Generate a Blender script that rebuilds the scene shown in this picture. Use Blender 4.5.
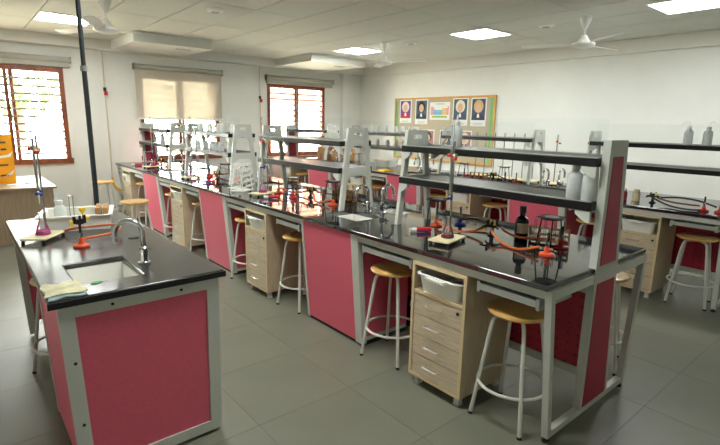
import bpy, math, random
from mathutils import Vector, Matrix
random.seed(7)
for o in list(bpy.data.objects):
    bpy.data.objects.remove(o, do_unlink=True)
SC = bpy.context.scene
COL = SC.collection
PI = math.pi

# ------------------------------------------------------------------ camera
F_PX, YAW, PITCH, ROLL = 479.4, 0.70020, -0.20486, 0.01844
CAM = Vector((-2.0836, -1.0806, 1.6438))
fw = Vector((math.sin(YAW)*math.cos(PITCH), math.cos(YAW)*math.cos(PITCH), math.sin(PITCH)))
rt = Vector((math.cos(YAW), -math.sin(YAW), 0.0))
up = rt.cross(fw)
rt, up = rt*math.cos(ROLL)+up*math.sin(ROLL), -rt*math.sin(ROLL)+up*math.cos(ROLL)
cd = bpy.data.cameras.new('camera')
cd.sensor_width = 36.0
cd.lens = F_PX/720*36
cd.clip_start = 0.02
cam = bpy.data.objects.new('camera', cd)
cam.matrix_world = Matrix(((rt.x, up.x, -fw.x, CAM.x), (rt.y, up.y, -fw.y, CAM.y), (rt.z, up.z, -fw.z, CAM.z), (0, 0, 0, 1)))
COL.objects.link(cam)
SC.camera = cam

# ------------------------------------------------------------------ light
SKY_STRENGTH = 24.0
LED_STRENGTH = 22.0
EXPOSURE = 0.9
SC.cycles.transparent_max_bounces = 48
world = bpy.data.worlds.new('world')
SC.world = world
world.use_nodes = True
wn = world.node_tree.nodes
wn['Background'].inputs[0].default_value = (0.985, 1.0, 0.965, 1)
wn['Background'].inputs[1].default_value = SKY_STRENGTH
vs = SC.view_settings
vs.view_transform = 'Standard'
vs.look = 'None'
vs.gamma = 1.0
vs.use_curve_mapping = False
vs.exposure = EXPOSURE

# room numbers
XR, YW, XL, YB = 5.77, 8.33, -3.6, -3.6       # right wall, window wall, left wall, back wall
ZC = 2.92
WIN = [(-2.07, -0.577), (0.58, 2.07), (3.18, 4.68)]
WZ0, WZ1 = 0.92, 2.43
for (a, b) in WIN:                                # daylight sampling portals in the real window openings
    ld = bpy.data.lights.new('window_portal', 'AREA')
    ld.shape = 'RECTANGLE'
    ld.size, ld.size_y = b-a, WZ1-WZ0
    ld.cycles.is_portal = True
    lo = bpy.data.objects.new('window_portal', ld)
    lo.location = ((a+b)/2, YW+0.24, (WZ0+WZ1)/2)
    lo.rotation_euler = (-PI/2, 0, 0)
    COL.objects.link(lo)

# ------------------------------------------------------------------ materials
def s2l(c):
    return tuple(((v/255)/12.92 if v/255 <= 0.04045 else ((v/255+0.055)/1.055)**2.4) for v in c)
MATS = {}
def mat(name, rgb, rough=0.5, metal=0.0, spec=0.5, noise=0.0, scale=20.0, bump=0.0, stretch=None, coat=0.0, emis=None):
    m = bpy.data.materials.new(name)
    m.use_nodes = True
    nt = m.node_tree
    b = nt.nodes['Principled BSDF']
    c = s2l(rgb)
    b.inputs['Base Color'].default_value = (*c, 1)
    b.inputs['Roughness'].default_value = rough
    b.inputs['Metallic'].default_value = metal
    b.inputs['Specular IOR Level'].default_value = spec
    b.inputs['Coat Weight'].default_value = coat
    b.inputs['Coat Roughness'].default_value = 0.1
    if emis:
        b.inputs['Emission Color'].default_value = (*emis[0], 1)
        b.inputs['Emission Strength'].default_value = emis[1]
    if noise or bump:
        tc = nt.nodes.new('ShaderNodeTexCoord')
        mp = nt.nodes.new('ShaderNodeMapping')
        if stretch:
            mp.inputs['Scale'].default_value = stretch
        nz = nt.nodes.new('ShaderNodeTexNoise')
        nz.inputs['Scale'].default_value = scale
        nz.inputs['Detail'].default_value = 5
        nt.links.new(tc.outputs['Object'], mp.inputs['Vector'])
        nt.links.new(mp.outputs['Vector'], nz.inputs['Vector'])
        if noise:
            rp = nt.nodes.new('ShaderNodeValToRGB')
            rp.color_ramp.elements[0].position = 0.3
            rp.color_ramp.elements[1].position = 0.7
            rp.color_ramp.elements[0].color = (*[v*(1-noise) for v in c], 1)
            rp.color_ramp.elements[1].color = (*[min(1, v*(1+noise)) for v in c], 1)
            nt.links.new(nz.outputs['Fac'], rp.inputs['Fac'])
            nt.links.new(rp.outputs['Color'], b.inputs['Base Color'])
        if bump:
            bp = nt.nodes.new('ShaderNodeBump')
            bp.inputs['Strength'].default_value = bump
            bp.inputs['Distance'].default_value = 0.002
            nt.links.new(nz.outputs['Fac'], bp.inputs['Height'])
            nt.links.new(bp.outputs['Normal'], b.inputs['Normal'])
    MATS[name] = m
    return m
def glassy(name, rgb, trans=0.8, rough=0.03, diffuse=0.0, ior=1.45, translucent=0.0):
    """thin clear material: transparent body tinted by rgb, fresnel gloss, a little diffuse milkiness"""
    m = bpy.data.materials.new(name)
    m.use_nodes = True
    nt = m.node_tree
    nt.nodes.remove(nt.nodes['Principled BSDF'])
    out = nt.nodes['Material Output']
    tr = nt.nodes.new('ShaderNodeBsdfTransparent')
    c = s2l(rgb)
    tr.inputs[0].default_value = (*c, 1)
    df = nt.nodes.new('ShaderNodeBsdfDiffuse')
    df.inputs[0].default_value = (*c, 1)
    gl = nt.nodes.new('ShaderNodeBsdfGlossy')
    gl.inputs['Roughness'].default_value = rough
    fr = nt.nodes.new('ShaderNodeFresnel')
    fr.inputs[0].default_value = ior
    mx = nt.nodes.new('ShaderNodeMixShader')
    mx.inputs[0].default_value = diffuse
    last = df
    if translucent:
        tl = nt.nodes.new('ShaderNodeBsdfTranslucent')
        tl.inputs[0].default_value = (*c, 1)
        m2 = nt.nodes.new('ShaderNodeMixShader')
        m2.inputs[0].default_value = translucent
        nt.links.new(df.outputs[0], m2.inputs[1])
        nt.links.new(tl.outputs[0], m2.inputs[2])
        last = m2
    nt.links.new(tr.outputs[0], mx.inputs[1])
    nt.links.new(last.outputs[0], mx.inputs[2])
    my = nt.nodes.new('ShaderNodeMixShader')
    nt.links.new(fr.outputs[0], my.inputs[0])
    nt.links.new(mx.outputs[0], my.inputs[1])
    nt.links.new(gl.outputs[0], my.inputs[2])
    nt.links.new(my.outputs[0], out.inputs[0])
    MATS[name] = m
    return m
mat('wall', (232, 234, 228), 0.6, noise=0.02, scale=3, bump=0.05)
mat('ceiling_tile', (218, 220, 212), 0.8, noise=0.05, scale=160, bump=0.15)
mat('ceiling_gap', (96, 93, 84), 0.8)
mat('plaster', (228, 229, 222), 0.6)
mat('floor_tile', (118, 119, 104), 0.40, noise=0.07, scale=2.2, bump=0.04)
mat('grout', (98, 98, 87), 0.8)
mat('window_wood', (138, 72, 40), 0.45, noise=0.25, scale=14, stretch=(1, 1, 0.15))
mat('grille', (150, 148, 142), 0.45)
mat('granite', (38, 39, 41), 0.04, spec=0.5, noise=0.4, scale=240)
MATS['granite'].node_tree.nodes['Principled BSDF'].inputs['IOR'].default_value = 2.4
mat('granite_worn', (44, 42, 40), 0.2, spec=0.7, noise=0.22, scale=9)
mat('steel_paint', (204, 207, 198), 0.42)
mat('steel_shade', (168, 171, 163), 0.5)
mat('red_panel', (228, 102, 124), 0.42, noise=0.04, scale=60)
mat('red_strip', (176, 46, 72), 0.45)
mat('rubber', (18, 18, 18), 0.6)
mat('plinth', (28, 28, 28), 0.6)
mat('pine_laminate', (206, 190, 162), 0.42, noise=0.16, scale=9, stretch=(1.0, 1.0, 12))
mat('pine_laminate_v', (200, 182, 152), 0.42, noise=0.16, scale=9, stretch=(12, 12, 0.6))
mat('laminate_edge', (222, 200, 156), 0.45)
mat('desk_wood', (166, 146, 120), 0.4, noise=0.18, scale=8, stretch=(12, 12, 0.7))
mat('stool_seat', (222, 176, 102), 0.32, noise=0.12, scale=6, stretch=(6, 0.7, 1), coat=0.3)
mat('stool_leg', (214, 215, 206), 0.32)
mat('cabinet_inside', (92, 78, 58), 0.7)
mat('ceramic', (248, 247, 240), 0.22)
mat('white_plastic', (238, 238, 230), 0.35)
mat('handle_metal', (222, 222, 218), 0.3, metal=0.85)
mat('chrome', (196, 198, 200), 0.1, metal=1.0)
mat('steel_rod', (170, 171, 168), 0.25, metal=1.0)
mat('iron', (40, 38, 36), 0.55, metal=0.3)
mat('gauze', (120, 116, 108), 0.7, noise=0.2, scale=80)
mat('orange_plastic', (232, 78, 30), 0.4)
mat('red_plastic', (206, 34, 28), 0.4)
mat('blue_plastic', (24, 52, 150), 0.4)
mat('yellow_plastic', (240, 200, 20), 0.45)
mat('rubber_tube', (206, 104, 48), 0.5)
mat('rubber_tube_dark', (120, 52, 34), 0.5)
mat('black_plastic', (26, 26, 26), 0.4)
mat('black_shelf', (15, 16, 17), 0.33, spec=0.35, noise=0.3, scale=120)
mat('cream_plastic', (226, 210, 170), 0.5)
mat('cardboard', (178, 132, 80), 0.7, noise=0.08, scale=12)
mat('green_leaf', (30, 168, 84), 0.5)
mat('cloth_yellow', (206, 200, 164), 0.85, noise=0.25, scale=18, bump=0.5)
mat('cloth_blue', (164, 190, 200), 0.85, noise=0.2, scale=20, bump=0.5)
mat('orange_card', (246, 168, 14), 0.5, noise=0.08, scale=6)
mat('print_dark', (70, 60, 50), 0.6)
mat('pole_paint', (66, 74, 76), 0.35, metal=0.5)
mat('fan_white', (246, 246, 242), 0.35)
mat('cork', (184, 172, 146), 0.85, noise=0.05, scale=120)
mat('board_frame', (214, 158, 78), 0.45, noise=0.12, scale=12)
mat('board_tape', (112, 190, 116), 0.6)
mat('paper', (236, 235, 230), 0.6)
mat('gas_pipe', (214, 208, 178), 0.4)
mat('hose_yellow', (222, 176, 30), 0.45)
mat('blind_fabric_roll', (176, 176, 164), 0.7)
mat('led_frame', (236, 236, 230), 0.4)
mat('led', (255, 255, 255), 0.5, emis=((0.98, 1.0, 0.97), LED_STRENGTH))
mat('liquid_pink', (236, 20, 170), 0.15)
mat('liquid_red', (168, 26, 50), 0.15)
mat('sky_leaf', (70, 92, 30), 0.7, noise=0.3, scale=3)
mat('bark', (92, 72, 54), 0.9, noise=0.2, scale=8)
mat('brick_pale', (128, 76, 58), 0.85)
mat('render_pale', (226, 214, 196), 0.85)
mat('ground', (170, 160, 136), 0.9, noise=0.1, scale=2)
mat('skin', (214, 178, 150), 0.7)
mat('hair_white', (226, 220, 200), 0.8)
mat('hair_dark', (48, 36, 30), 0.8)
mat('hair_blond', (206, 176, 110), 0.8)
mat('bg_navy', (66, 80, 108), 0.7)
mat('bg_teal', (66, 96, 104), 0.7)
mat('bg_violet', (118, 70, 160), 0.7)
mat('bg_rose', (176, 120, 124), 0.7)
mat('coat_navy', (46, 56, 84), 0.7)
mat('coat_red', (196, 48, 48), 0.7)
mat('print_blue', (120, 180, 214), 0.7)
mat('dusk_pane', (86, 96, 120), 0.3)
mat('print_yellow', (226, 196, 90), 0.7)
mat('print_green', (150, 186, 60), 0.7)
mat('print_pink', (222, 150, 170), 0.7)
glassy('glass', (250, 252, 250), diffuse=0.06, rough=0.12)
glassy('window_glass', (250, 252, 252), diffuse=0.0, ior=1.2)
glassy('acrylic', (253, 254, 254), diffuse=0.012, ior=1.02)
glassy('poly_bottle', (238, 242, 240), diffuse=0.88, rough=0.25, ior=1.2, translucent=0.3)
glassy('amber_glass', (64, 30, 12), diffuse=0.35, rough=0.05)
glassy('blind', (224, 217, 202), diffuse=0.86, rough=0.6, ior=1.01, translucent=0.12)
# red perforated board: dark round holes on a 6 cm pitch
def perforated():
    m = mat('red_pegboard', (186, 40, 66), 0.45)
    nt = m.node_tree
    b = nt.nodes['Principled BSDF']
    tc = nt.nodes.new('ShaderNodeTexCoord')
    mp = nt.nodes.new('ShaderNodeVectorMath')
    mp.operation = 'SCALE'
    mp.inputs['Scale'].default_value = 1/0.06
    fr = nt.nodes.new('ShaderNodeVectorMath')
    fr.operation = 'FRACTION'
    sb = nt.nodes.new('ShaderNodeVectorMath')
    sb.operation = 'SUBTRACT'
    sb.inputs[1].default_value = (0.5, 0.5, 0.5)
    ml = nt.nodes.new('ShaderNodeVectorMath')
    ml.operation = 'MULTIPLY'
    ml.inputs[1].default_value = (0, 1, 1)
    ln = nt.nodes.new('ShaderNodeVectorMath')
    ln.operation = 'LENGTH'
    lt = nt.nodes.new('ShaderNodeMath')
    lt.operation = 'LESS_THAN'
    lt.inputs[1].default_value = 0.1
    mx = nt.nodes.new('ShaderNodeMixRGB')
    mx.inputs[1].default_value = (*s2l((186, 40, 66)), 1)
    mx.inputs[2].default_value = (0.01, 0.005, 0.006, 1)
    nt.links.new(tc.outputs['Object'], mp.inputs[0])
    nt.links.new(mp.outputs[0], fr.inputs[0])
    nt.links.new(fr.outputs[0], sb.inputs[0])
    nt.links.new(sb.outputs[0], ml.inputs[0])
    nt.links.new(ml.outputs[0], ln.inputs[0])
    nt.links.new(ln.outputs['Value'], lt.inputs[0])
    nt.links.new(lt.outputs[0], mx.inputs[0])
    nt.links.new(mx.outputs[0], b.inputs['Base Color'])
perforated()

# ------------------------------------------------------------------ mesh helpers
class MB:
    def __init__(s):
        s.v, s.f = [], []
    def box(s, x0, x1, y0, y1, z0, z1):
        b = len(s.v)
        s.v += [(x0, y0, z0), (x1, y0, z0), (x1, y1, z0), (x0, y1, z0), (x0, y0, z1), (x1, y0, z1), (x1, y1, z1), (x0, y1, z1)]
        s.f += [tuple(b+i for i in q) for q in ((3, 2, 1, 0), (4, 5, 6, 7), (0, 1, 5, 4), (1, 2, 6, 5), (2, 3, 7, 6), (3, 0, 4, 7))]
        return s
    def hexa(s, p):          # 8 corners in the order of box()
        b = len(s.v)
        s.v += [tuple(q) for q in p]
        s.f += [tuple(b+i for i in q) for q in ((3, 2, 1, 0), (4, 5, 6, 7), (0, 1, 5, 4), (1, 2, 6, 5), (2, 3, 7, 6), (3, 0, 4, 7))]
        return s
    def taper(s, x0b, x1b, x0t, x1t, y0, y1, z0, z1):
        return s.hexa([(x0b, y0, z0), (x1b, y0, z0), (x1b, y1, z0), (x0b, y1, z0), (x0t, y0, z1), (x1t, y0, z1), (x1t, y1, z1), (x0t, y1, z1)])
    def prism(s, poly, a0, a1, axis='y'):   # poly in the other two axes
        b, n = len(s.v), len(poly)
        for a in (a0, a1):
            for (p, q) in poly:
                s.v.append({'y': (p, a, q), 'x': (a, p, q), 'z': (p, q, a)}[axis])
        s.f += [tuple(b+i for i in range(n))[::-1], tuple(b+n+i for i in range(n))]
        for i in range(n):
            j = (i+1) % n
            s.f.append((b+i, b+j, b+n+j, b+n+i))
        return s
    def tube(s, path, r, seg=8, closed=False, caps=True):
        P = [Vector(p) for p in path]
        n = len(P)
        rr = r if isinstance(r, (list, tuple)) else [r]*n
        b = len(s.v)
        t0 = (P[1]-P[0]).normalized()
        ref = Vector((0, 0, 1)) if abs(t0.z) < 0.9 else Vector((1, 0, 0))
        nrm = (ref - t0*ref.dot(t0)).normalized()
        for i in range(n):
            if closed:
                t = (P[(i+1) % n]-P[i-1]).normalized()
            else:
                t = (P[min(i+1, n-1)]-P[max(i-1, 0)]).normalized()
            nrm = (nrm - t*nrm.dot(t))
            nrm = nrm.normalized() if nrm.length > 1e-6 else t.orthogonal().normalized()
            bn = t.cross(nrm)
            for k in range(seg):
                a = 2*PI*k/seg
                s.v.append(tuple(P[i]+nrm*math.cos(a)*rr[i]+bn*math.sin(a)*rr[i]))
        m = n if closed else n-1
        for i in range(m):
            for k in range(seg):
                k2 = (k+1) % seg
                i2 = (i+1) % n
                s.f.append((b+i*seg+k, b+i*seg+k2, b+i2*seg+k2, b+i2*seg+k))
        if caps and not closed:
            s.f.append(tuple(b+k for k in range(seg))[::-1])
            s.f.append(tuple(b+(n-1)*seg+k for k in range(seg)))
        return s
    def lathe(s, prof, c=(0, 0, 0), seg=16):   # prof: (r, z) from bottom to top
        b, n = len(s.v), len(prof)
        for (r, z) in prof:
            for k in range(seg):
                a = 2*PI*k/seg
                s.v.append((c[0]+r*math.cos(a), c[1]+r*math.sin(a), c[2]+z))
        for i in range(n-1):
            for k in range(seg):
                k2 = (k+1) % seg
                s.f.append((b+i*seg+k, b+i*seg+k2, b+(i+1)*seg+k2, b+(i+1)*seg+k))
        if prof[0][0] > 1e-4:
            s.f.append(tuple(b+k for k in range(seg))[::-1])
        if prof[-1][0] > 1e-4:
            s.f.append(tuple(b+(n-1)*seg+k for k in range(seg)))
        return s
    def ring(s, c, R, r, seg=24, sub=6, axis='z'):
        pts = []
        for k in range(seg):
            a = 2*PI*k/seg
            u, w = R*math.cos(a), R*math.sin(a)
            pts.append({'z': (c[0]+u, c[1]+w, c[2]), 'y': (c[0]+u, c[1], c[2]+w), 'x': (c[0], c[1]+u, c[2]+w)}[axis])
        return s.tube(pts, r, sub, closed=True)
    def build(s, name, m, parent=None, bevel=0.0, angle=38):
        me = bpy.data.meshes.new(name)
        me.from_pydata(s.v, [], s.f)
        me.polygons.foreach_set('use_smooth', [True]*len(me.polygons))
        me.set_sharp_from_angle(angle=math.radians(angle))
        me.materials.append(MATS[m])
        me.update()
        o = bpy.data.objects.new(name, me)
        COL.objects.link(o)
        if parent is not None:
            o.parent = parent
        if bevel:
            bv = o.modifiers.new('bevel', 'BEVEL')
            bv.width = bevel
            bv.segments = 2
            bv.limit_method = 'ANGLE'
            bv.angle_limit = math.radians(40)
        return o
def tag(o, label, cat, group=None):
    o['label'] = label
    o['category'] = cat
    if group:
        o['group'] = group
    return o
def thing(name, label, cat, loc=(0, 0, 0), rz=0.0, group=None):
    o = bpy.data.objects.new(name, None)
    o.empty_display_size = 0.05
    COL.objects.link(o)
    o.location = loc
    o.rotation_euler = (0, 0, rz)
    return tag(o, label, cat, group)
def struct(o, label=None):
    o['kind'] = 'structure'
    if label:
        o['label'] = label
    return o
def copy_tree(o, parent=None):
    c = o.copy()
    COL.objects.link(c)
    c.parent = parent
    for ch in list(o.children):
        copy_tree(ch, c)
    return c
PROTO = {}
def make(kind, builder, label, loc, rz=0.0, group=None, cat=None):
    """first call builds the thing, later calls copy it with its parts"""
    if kind not in PROTO:
        o = builder()
        PROTO[kind] = o
    else:
        o = copy_tree(PROTO[kind])
    o.location = loc
    o.rotation_euler = (0, 0, rz)
    o['label'] = label
    if cat:
        o['category'] = cat
    if group:
        o['group'] = group
    elif 'group' in o.keys():
        del o['group']
    return o
def arc(c, r, a0, a1, n, plane='xz'):
    pts = []
    for i in range(n+1):
        a = a0+(a1-a0)*i/n
        u, w = r*math.cos(a), r*math.sin(a)
        pts.append((c[0]+u, c[1], c[2]+w) if plane == 'xz' else (c[0]+u, c[1]+w, c[2]))
    return pts
def smooth_path(pts, n=8):
    P = [Vector(p) for p in pts]
    out = []
    for i in range(len(P)-1):
        p0, p1, p2, p3 = P[max(i-1, 0)], P[i], P[i+1], P[min(i+2, len(P)-1)]
        for k in range(n):
            t = k/n
            out.append(0.5*((2*p1)+(p2-p0)*t+(2*p0-5*p1+4*p2-p3)*t*t+(3*p1-p0-3*p2+p3)*t**3))
    out.append(P[-1])
    return out

# ================================================================== the setting
TS = 0.634
floor = struct(MB().box(XL, XR, YB, YW, -0.12, -0.002).build('floor', 'grout'), 'grey green tiled floor with thin dark joints')
tile_me = None
def grid_lines(origin, step, lo, hi):
    k0 = math.floor((lo-origin)/step)
    v = [lo]
    k = k0
    while origin+k*step < hi:
        if origin+k*step > lo+0.02:
            v.append(origin+k*step)
        k += 1
    v.append(hi)
    return v
def tiles(xs, ys, z0, z1, gap, name, m, parent, skip=()):
    cache = {}
    for i in range(len(xs)-1):
        for j in range(len(ys)-1):
            x0, x1, y0, y1 = xs[i], xs[i+1], ys[j], ys[j+1]
            cx, cy = (x0+x1)/2, (y0+y1)/2
            if any(a < cx < b and c < cy < d for (a, b, c, d) in skip):
                continue
            key = (round(x1-x0, 4), round(y1-y0, 4))
            if key not in cache:
                hx, hy = key[0]/2-gap/2, key[1]/2-gap/2
                o = MB().box(-hx, hx, -hy, hy, z0, z1).build(name, m, parent)
                cache[key] = o.data
            else:
                o = bpy.data.objects.new(name, cache[key])
                COL.objects.link(o)
                o.parent = parent
            o.location = (cx, cy, 0)
tiles(grid_lines(0.93, TS, XL, XR), grid_lines(-0.2, TS, YB, YW), -0.02, 0.0, 0.002, 'floor_tile', 'floor_tile', floor)

# ceiling: slab with lay-in tiles, panels of light replace some
LED = [(-1.09, -0.45, 6.27, 6.91), (3.39, 4.03, 5.63, 6.27), (3.55, 4.19, 3.07, 3.71), (3.66, 4.30, 0.51, 1.15)]
LED_OFF = [(-1.09, -0.45, 3.07, 3.71), (-1.09, -0.45, 0.51, 1.15)]
ceil = struct(MB().box(XL, XR, YB, YW, ZC+0.012, ZC+0.15).build('ceiling', 'ceiling_gap'), 'suspended ceiling of pale lay-in tiles')
tiles(grid_lines(0.19, 0.64, XL, XR), grid_lines(0.51, 1.28, YB, YW), ZC, ZC+0.014, 0.012, 'ceiling_tile', 'ceiling_tile', ceil)
def led_panel(x0, x1, y0, y1, label, group=None):
    t = thing('ceiling_light', label, 'light', ((x0+x1)/2, (y0+y1)/2, ZC), 0, group)
    w, h = (x1-x0)/2, (y1-y0)/2
    f = MB()
    f.box(-w, w, -h, -h+0.02, -0.012, 0.004).box(-w, w, h-0.02, h, -0.012, 0.004)
    f.box(-w, -w+0.02, -h+0.02, h-0.02, -0.012, 0.004).box(w-0.02, w, -h+0.02, h-0.02, -0.012, 0.004)
    f.build('light_frame', 'led_frame', t)
    MB().box(-w+0.02, w-0.02, -h+0.02, h-0.02, -0.008, 0.0).build('diffuser', 'led', t)
    return t
led_panel(*LED[0], 'square white ceiling light panel above the wooden desk side by the dark pole')
led_panel(*LED[1], 'square white ceiling light panel behind the ceiling fan nearest the room corner')
led_panel(*LED[2], 'square white ceiling light panel between the two fans along the notice board wall')
led_panel(*LED[3], 'square white ceiling light panel farthest from the windows along the notice board wall')
for q in LED_OFF:
    led_panel(*q, 'square white ceiling light panel over the aisle where the camera stands', 'ceiling lights over the camera aisle')
# walls
def wall_with_windows():
    m = MB()
    T = 0.25
    xs = [XL]
    for a, b in WIN:
        m.box(xs[-1], a, YW, YW+T, 0, ZC+0.1)
        m.box(a, b, YW, YW+T, 0, WZ0)
        m.box(a, b, YW, YW+T, WZ1, ZC+0.1)
        xs.append(b)
    m.box(xs[-1], XR+0.2, YW, YW+T, 0, ZC+0.1)
    return m.build('wall_window', 'wall')
struct(wall_with_windows(), 'white plastered wall with three windows')
struct(MB().box(XR, XR+0.2, YB, YW, 0, ZC+0.1).build('wall_right', 'wall'), 'plain white wall carrying the notice board')
struct(MB().box(XL-0.2, XL, YB, YW+0.25, 0, ZC+0.1).build('wall_left', 'wall'))
struct(MB().box(XL-0.2, XR+0.2, YB-0.2, YB, 0, ZC+0.1).build('wall_back', 'wall'))
# bulkheads and dropped boxes
struct(MB().box(XL, XR, YW-0.2, YW, 2.765, ZC+0.01).build('trim_1', 'plaster'), 'white bulkhead along the top of the window wall')
struct(MB().box(XR-0.07, XR, YB, YW-0.2, 2.72, ZC+0.01).build('trim_2', 'plaster'), 'white bulkhead along the top of the right wall')
for k, (x0, x1, y0) in enumerate([(0.14, 1.36, 6.85), (3.28, 4.62, 6.80)]):
    b = MB().box(x0, x1, y0, YW-0.2, 2.775, ZC+0.01).build('trim_%d' % (k+3), 'plaster')
    struct(b, 'dropped white plaster box under the ceiling by the windows')
    xm = (x0+x1)/2+0.25
    MB().box(xm-0.12, xm+0.12, y0+0.3, y0+0.36, 2.768, 2.777).build('slot_grille', 'steel_shade', b)
struct(MB().box(5.14, 5.36, YW-0.14, YW, 0, 2.765).build('trim_5', 'wall'), 'white pilaster beside the window')
struct(MB().box(XL, XR, YW-0.012, YW, 0, 0.1).box(XR-0.012, XR, YB, YW, 0, 0.1).build('baseboard_window', 'steel_shade'))

def window(n, x0, x1):
    fr = MB()
    y0, y1 = YW-0.02, YW+0.09
    fr.box(x0, x1, y0, y1, WZ1-0.075, WZ1).box(x0-0.03, x1+0.03, YW-0.04, y1, WZ0-0.03, WZ0+0.055)
    fr.box(x0, x0+0.07, y0, y1, WZ0+0.055, WZ1-0.075).box(x1-0.07, x1, y0, y1, WZ0+0.055, WZ1-0.075)
    w = struct(fr.build('window_%d' % n, 'window_wood'), 'brown wooden window frame with horizontal grille bars')
    xm = (x0+x1)/2
    MB().box(xm-0.06, xm-0.012, YW, YW+0.08, WZ0+0.055, WZ1-0.075).build('mullion', 'window_wood', w)
    MB().box(xm+0.012, xm+0.06, YW+0.02, YW+0.09, WZ0+0.055, WZ1-0.075).build('mullion', 'window_wood', w)
    for (a, b) in ((x0+0.07, xm-0.06), (xm+0.06, x1-0.07)):
        MB().box(a, b, YW+0.05, YW+0.055, WZ0+0.055, WZ1-0.075).build('pane', 'window_glass', w)
    k = 0
    z = WZ0+0.14
    while z < WZ1-0.1:
        MB().box(x0+0.07, x1-0.07, YW+0.012, YW+0.022, z-0.015, z+0.015).build('grille_bar', 'grille', w)
        z += 0.118
    MB().box(xm-0.03, xm-0.012, YW+0.0, YW+0.011, WZ0+0.055, WZ1-0.075).build('grille_post', 'grille', w)
    return w
for n, (a, b) in enumerate(WIN):
    window(n+1, a, b)
# roller blinds
def blind(x0, x1, drop, label):
    t = thing('roller_blind', label, 'blind', ((x0+x1)/2, YW-0.07, 2.5))
    w = (x1-x0)/2
    MB().tube([(-w, 0, 0.055), (w, 0, 0.055)], 0.045, 12).build('roller', 'blind_fabric_roll', t)
    for bx in (-w, w-0.02):
        MB().box(bx, bx+0.02, -0.05, 0.068, 0.0, 0.105).build('bracket', 'steel_shade', t)
    if drop:
        MB().box(-w+0.02, w-0.02, 0.02, 0.022, -drop, 0.06).build('fabric', 'blind', t)
        MB().box(-w+0.02, w-0.02, 0.008, 0.034, -drop-0.035, -drop).build('bottom_bar', 'white_plastic', t)
    else:
        MB().box(-w+0.02, w-0.02, -0.006, 0.05, -0.06, 0.02).build('bottom_bar', 'blind_fabric_roll', t)
    return t
blind(-2.2, -0.46, 0, 'rolled up grey blind over the window behind the wooden desk')
blind(0.5, 2.15, 0.83, 'half lowered beige see-through roller blind on the middle window')
blind(3.13, 4.88, 0, 'rolled up grey blind over the window nearest the room corner')
tag(MB().tube([(-0.55, YW-0.05, 2.45), (-0.55, YW-0.05, 0.5), (-0.53, YW-0.05, 0.46), (-0.51, YW-0.05, 0.5), (-0.51, YW-0.05, 2.45)], 0.003, 5).build('blind_chain', 'white_plastic'), 'thin white bead chain hanging beside the desk window', 'chain')

# gas pipes on the window wall
def gas_pipe(x, label, hose):
    t = thing('gas_pipe', label, 'pipe', (x, YW-0.04, 0))
    MB().tube([(0, 0, 2.765), (0, 0, 0.62 if hose else 0.02)], 0.010, 8).build('pipe', 'gas_pipe', t)
    MB().tube([(0, 0, 2.10), (0, 0, 2.16)], 0.025, 8).build('valve', 'black_plastic', t)
    MB().box(-0.02, 0.03, -0.05, -0.01, 2.03, 2.10).build('valve_handle', 'red_plastic', t)
    if hose:
        MB().tube(smooth_path([(0, 0, 0.62), (0.01, -0.01, 0.5), (0.08, -0.05, 0.40), (0.2, -0.06, 0.37), (0.30, -0.08, 0.40)]), 0.02, 8).build('hose', 'hose_yellow', t)
    return t
gas_pipe(0.02, 'cream gas pipe on the wall beside the middle bench, ending in a yellow hose', True)
gas_pipe(2.99, 'cream gas pipe on the wall beside the corner window, with red valve', False)

# ================================================================== benches
H = 0.90
ST, SK = 1.44, 0.72
PER = ST+SK
LEN = 4*ST+3*SK
def slab(m, xs, ys, holes, z0, z1):
    nx, ny = len(xs)-1, len(ys)-1
    solid = lambda i, j: 0 <= i < nx and 0 <= j < ny and not any(a <= (xs[i]+xs[i+1])/2 <= b and c <= (ys[j]+ys[j+1])/2 <= d for (a, b, c, d) in holes)
    idx = {}
    def V(i, j, k):
        if (i, j, k) not in idx:
            idx[(i, j, k)] = len(m.v)
            m.v.append((xs[i], ys[j], z1 if k else z0))
        return idx[(i, j, k)]
    for i in range(nx):
        for j in range(ny):
            if not solid(i, j):
                continue
            m.f.append((V(i, j, 1), V(i+1, j, 1), V(i+1, j+1, 1), V(i, j+1, 1)))
            m.f.append((V(i, j+1, 0), V(i+1, j+1, 0), V(i+1, j, 0), V(i, j, 0)))
            if not solid(i-1, j):
                m.f.append((V(i, j, 0), V(i, j, 1), V(i, j+1, 1), V(i, j+1, 0)))
            if not solid(i+1, j):
                m.f.append((V(i+1, j+1, 0), V(i+1, j+1, 1), V(i+1, j, 1), V(i+1, j, 0)))
            if not solid(i, j-1):
                m.f.append((V(i+1, j, 0), V(i+1, j, 1), V(i, j, 1), V(i, j, 0)))
            if not solid(i, j+1):
                m.f.append((V(i, j+1, 0), V(i, j+1, 1), V(i+1, j+1, 1), V(i+1, j+1, 0)))
    return m
def basin(x0, x1, y0, y1, parent, depth=0.14):
    m = MB()
    t, zt, zb = 0.012, H-0.032, H-0.032-depth
    m.box(x0-t, x1+t, y0-t, y1+t, zb-t, zb)
    m.box(x0-t, x0, y0-t, y1+t, zb, zt).box(x1, x1+t, y0-t, y1+t, zb, zt)
    m.box(x0, x1, y0-t, y0, zb, zt).box(x0, x1, y1, y1+t, zb, zt)
    b = m.build('sink_basin', 'ceramic', parent)
    MB().lathe([(0.03, 0), (0.03, 0.004), (0.0, 0.005)], ((x0+x1)/2, (y0+y1)/2, zb), 12).build('drain', 'chrome', b)
    return b
def mirror_x(pts, W):
    return [(W-x, z) for (x, z) in pts]
post_edges = (lambda z: 0.46, lambda z: 0.815-(0.815-0.665)*z/1.58)
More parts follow.
